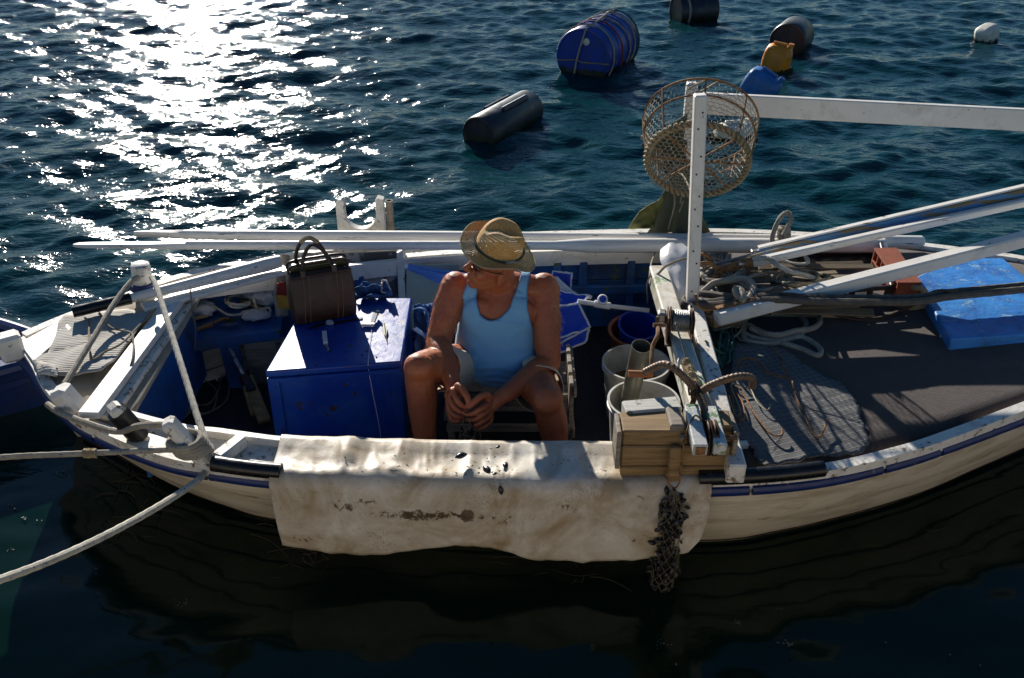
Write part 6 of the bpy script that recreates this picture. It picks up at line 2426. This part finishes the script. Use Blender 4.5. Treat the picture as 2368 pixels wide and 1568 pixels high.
def keep_shorts(p, n):
    if p.z > (.36 if abs(p.x + .055) > .1 else .33) + max(0, 3.56 - p.y) * 1.6 * (abs(p.x + .055) > .1):
        return False
    for h_, k in ((HL_, KL), (HR_, KR)):
        a = (k - h_).normalized()
        t = (p - h_).dot(a)
        perp = (p - h_ - a * t).length
        if perp < .16 and t > .70 * (k - h_).length:
            return False
    return True


sh_ = cut(sh_, keep_shorts, .002)
for v in sh_.vertices:
    v.co += V(0, 0, 1) * .006 * mnoise.noise(v.co * 14) + V(1, 0, 0) * .005 * mnoise.noise(v.co * 11 + V(5, 5, 5))
solid(attach('shorts', sh_, M_['shorts'], man), .003, 1)

# sunglasses, mostly under the brim
for s_ in (-1, 1):
    MB().ell(hp(.085, s_ * .032, .012), (.006, .026, .019), HR3 @ Matrix.Rotation(s_ * .22, 3, 'Z')).build('lens', M_['lens'], man)
    MB().tube([hp(.08, s_ * .058, .018), hp(.03, s_ * .08, .016), hp(-.02, s_ * .083, .012)], .0028, 6).build('temple', M_['leather_d'], man)
rh = random.Random(4)
mb = MB()
# arm and chest hair as fine backlit wisps
bv = BODY.vertices
org = WORLD_ORG[man.name]
cand = [i for i in range(0, len(bv), 7)]
rh.shuffle(cand)
cnt = 0
for i in cand:
    p = bv[i].co + org
    n = bv[i].normal
    onarm = (p.x < -.24 and p.z > .5 and p.y > 3.37) or (p.x > .16 and .5 < p.z < .8 and p.y > 3.4)
    if not onarm:
        continue
    L = rh.uniform(.008, .018)
    t = V(rh.uniform(-.6, .6), rh.uniform(-.6, .3), -.8)
    mb.tube([p, p + n * L * .6 + t * L * .4, p + n * L * .7 + t * L], .00032, 3, cap=False)
    cnt += 1
    if cnt > 1000:
        break
mb.build('body_hair', M_['hair'], man, recalc=False)

# straw hat
hatup = V(.30, -.24, .93).normalized()
hf = (fwd - hatup * fwd.dot(hatup)).normalized()
hl = hatup.cross(hf)
HO = at(1153, 573, y=3.56)
hat = bpy.data.objects.new('straw_hat', None)
COL.objects.link(hat)
hat.parent = man
hat.location = HO - WORLD_ORG[man.name]
WORLD_ORG[hat.name] = HO
hat['label'] = 'woven straw hat with wide brim and dark cord band'


def hat_pt(r, a, z):
    return HO + hf * (r * math.cos(a) * 1.06) + hl * (r * math.sin(a)) + hatup * z


prof = []
rows = []
NA = 72
for j, (r_, z) in enumerate([(.156, .0), (.152, -.001), (.143, -.002), (.132, -.003), (.12, -.002), (.107, .001), (.0985, .004), (.0955, .012), (.093, .03), (.09, .05), (.087, .07), (.083, .088), (.075, .101), (.062, .108), (.045, .107), (.025, .102), (.004, .1)]):
    row = []
    for k in range(NA):
        a = 2 * math.pi * k / NA
        zz, rr = z, r_
        br = max(0, (r_ - .098) / .06)
        if j < 7:
            zz += br * (.016 * math.cos(2 * a + math.pi) + .014 * math.cos(a) + .008 * math.cos(a * 3 + 1) + .005 * math.sin(5 * a))
            rr *= 1 + .03 * math.sin(3 * a + .5)
        if z > .06:
            # lengthways crease and front pinch
            x, y = rr * math.cos(a), rr * math.sin(a)
            k_ = (z - .06) / .05
            zz -= .028 * math.exp(-(y / .026) ** 2) * min(1, k_)
            if x > 0:
                rr *= 1 - .22 * k_ * max(0, math.cos(a)) * (abs(math.sin(a)) ** .7)
            zz += .012 * k_ * math.cos(a) * .6
        row.append(hat_pt(rr, a, zz))
    rows.append(row)
mb = MB()
m_, n_ = len(rows), NA
mb.grid(rows, closed_u=True)
me = bpy.data.meshes.new('weave')
me.from_pydata([tuple(Vector(p) - HO) for p in mb.v], [], mb.f)
uvl = me.uv_layers.new(name='uv')
for poly in me.polygons:
    idx = list(poly.vertices)
    ks = [i % n_ for i in idx]
    wrap = max(ks) - min(ks) > n_ / 2
    for li, i in zip(poly.loop_indices, idx):
        k = i % n_
        if wrap and k == 0:
            k = n_
        uvl.data[li].uv = (k / n_, (i // n_) / (m_ - 1))
me.shade_smooth()
me.materials.append(M_['straw'])
ho = bpy.data.objects.new('weave', me)
COL.objects.link(ho)
ho.parent = hat
sb = ho.modifiers.new('round', 'SUBSURF')
sb.levels = sb.render_levels = 1
MB().tube([p + hatup * .0 for p in rows[0]], .0032, 6, closed=True).build('brim_edge', M_['rope_t'], hat)
band = [hat_pt(.099, 2 * math.pi * k / 60, .011) for k in range(60)]
MB().tube(band, .0055, 6, closed=True).build('band', M_['canvas'], hat)
# slider of the band on the side towards the camera
kc = min(range(60), key=lambda k: (band[k] - V(.1, 3.3, 1.0)).length)
kd = (band[(kc + 1) % 60] - band[kc - 1]).normalized()
MB().bar(band[kc] - kd * .024, band[kc] + kd * .02, .012, .016, up=tuple(hatup)).build('band_slider', M_['carpet'], hat)
MB().tube(spline([band[kc] + kd * .018, band[kc] + kd * .04 + hatup * -.004 - hf * .004, band[kc] + kd * .062 - hatup * .006 - hf * .012], 4), .004, 6).build('band_end', M_['carpet'], hat)

# the net in his hands, a few mussels in it
nt_ = thing('small_net', V(pinch.x, pinch.y, .1), 'small net of mussels hanging from the man\'s fingers', 'net')
line = spline([pinch + V(0, 0, .01), pinch + V(.0, -.002, -.06), pinch + V(.004, .0, -.14), pinch + V(.006, .0, -.26)], 6)
rad2 = lambda t: .006 + .04 * min(1, t * 2.2)
diamond_net(MB(), line, rad2, 5, 36, .0013, .9).build('net', M_['net'], nt_)
q = resample(line, 60)
for i in range(26):
    t = .35 + .65 * i / 26
    p = q[min(59, int(t * 59))]
    a = i * 2.4
    mussel(p + V(.024 * math.cos(a), .024 * math.sin(a), 0), (rh.uniform(0, 6), rh.uniform(0, 6), rh.uniform(0, 6)), rh.uniform(.6, .9), nt_)
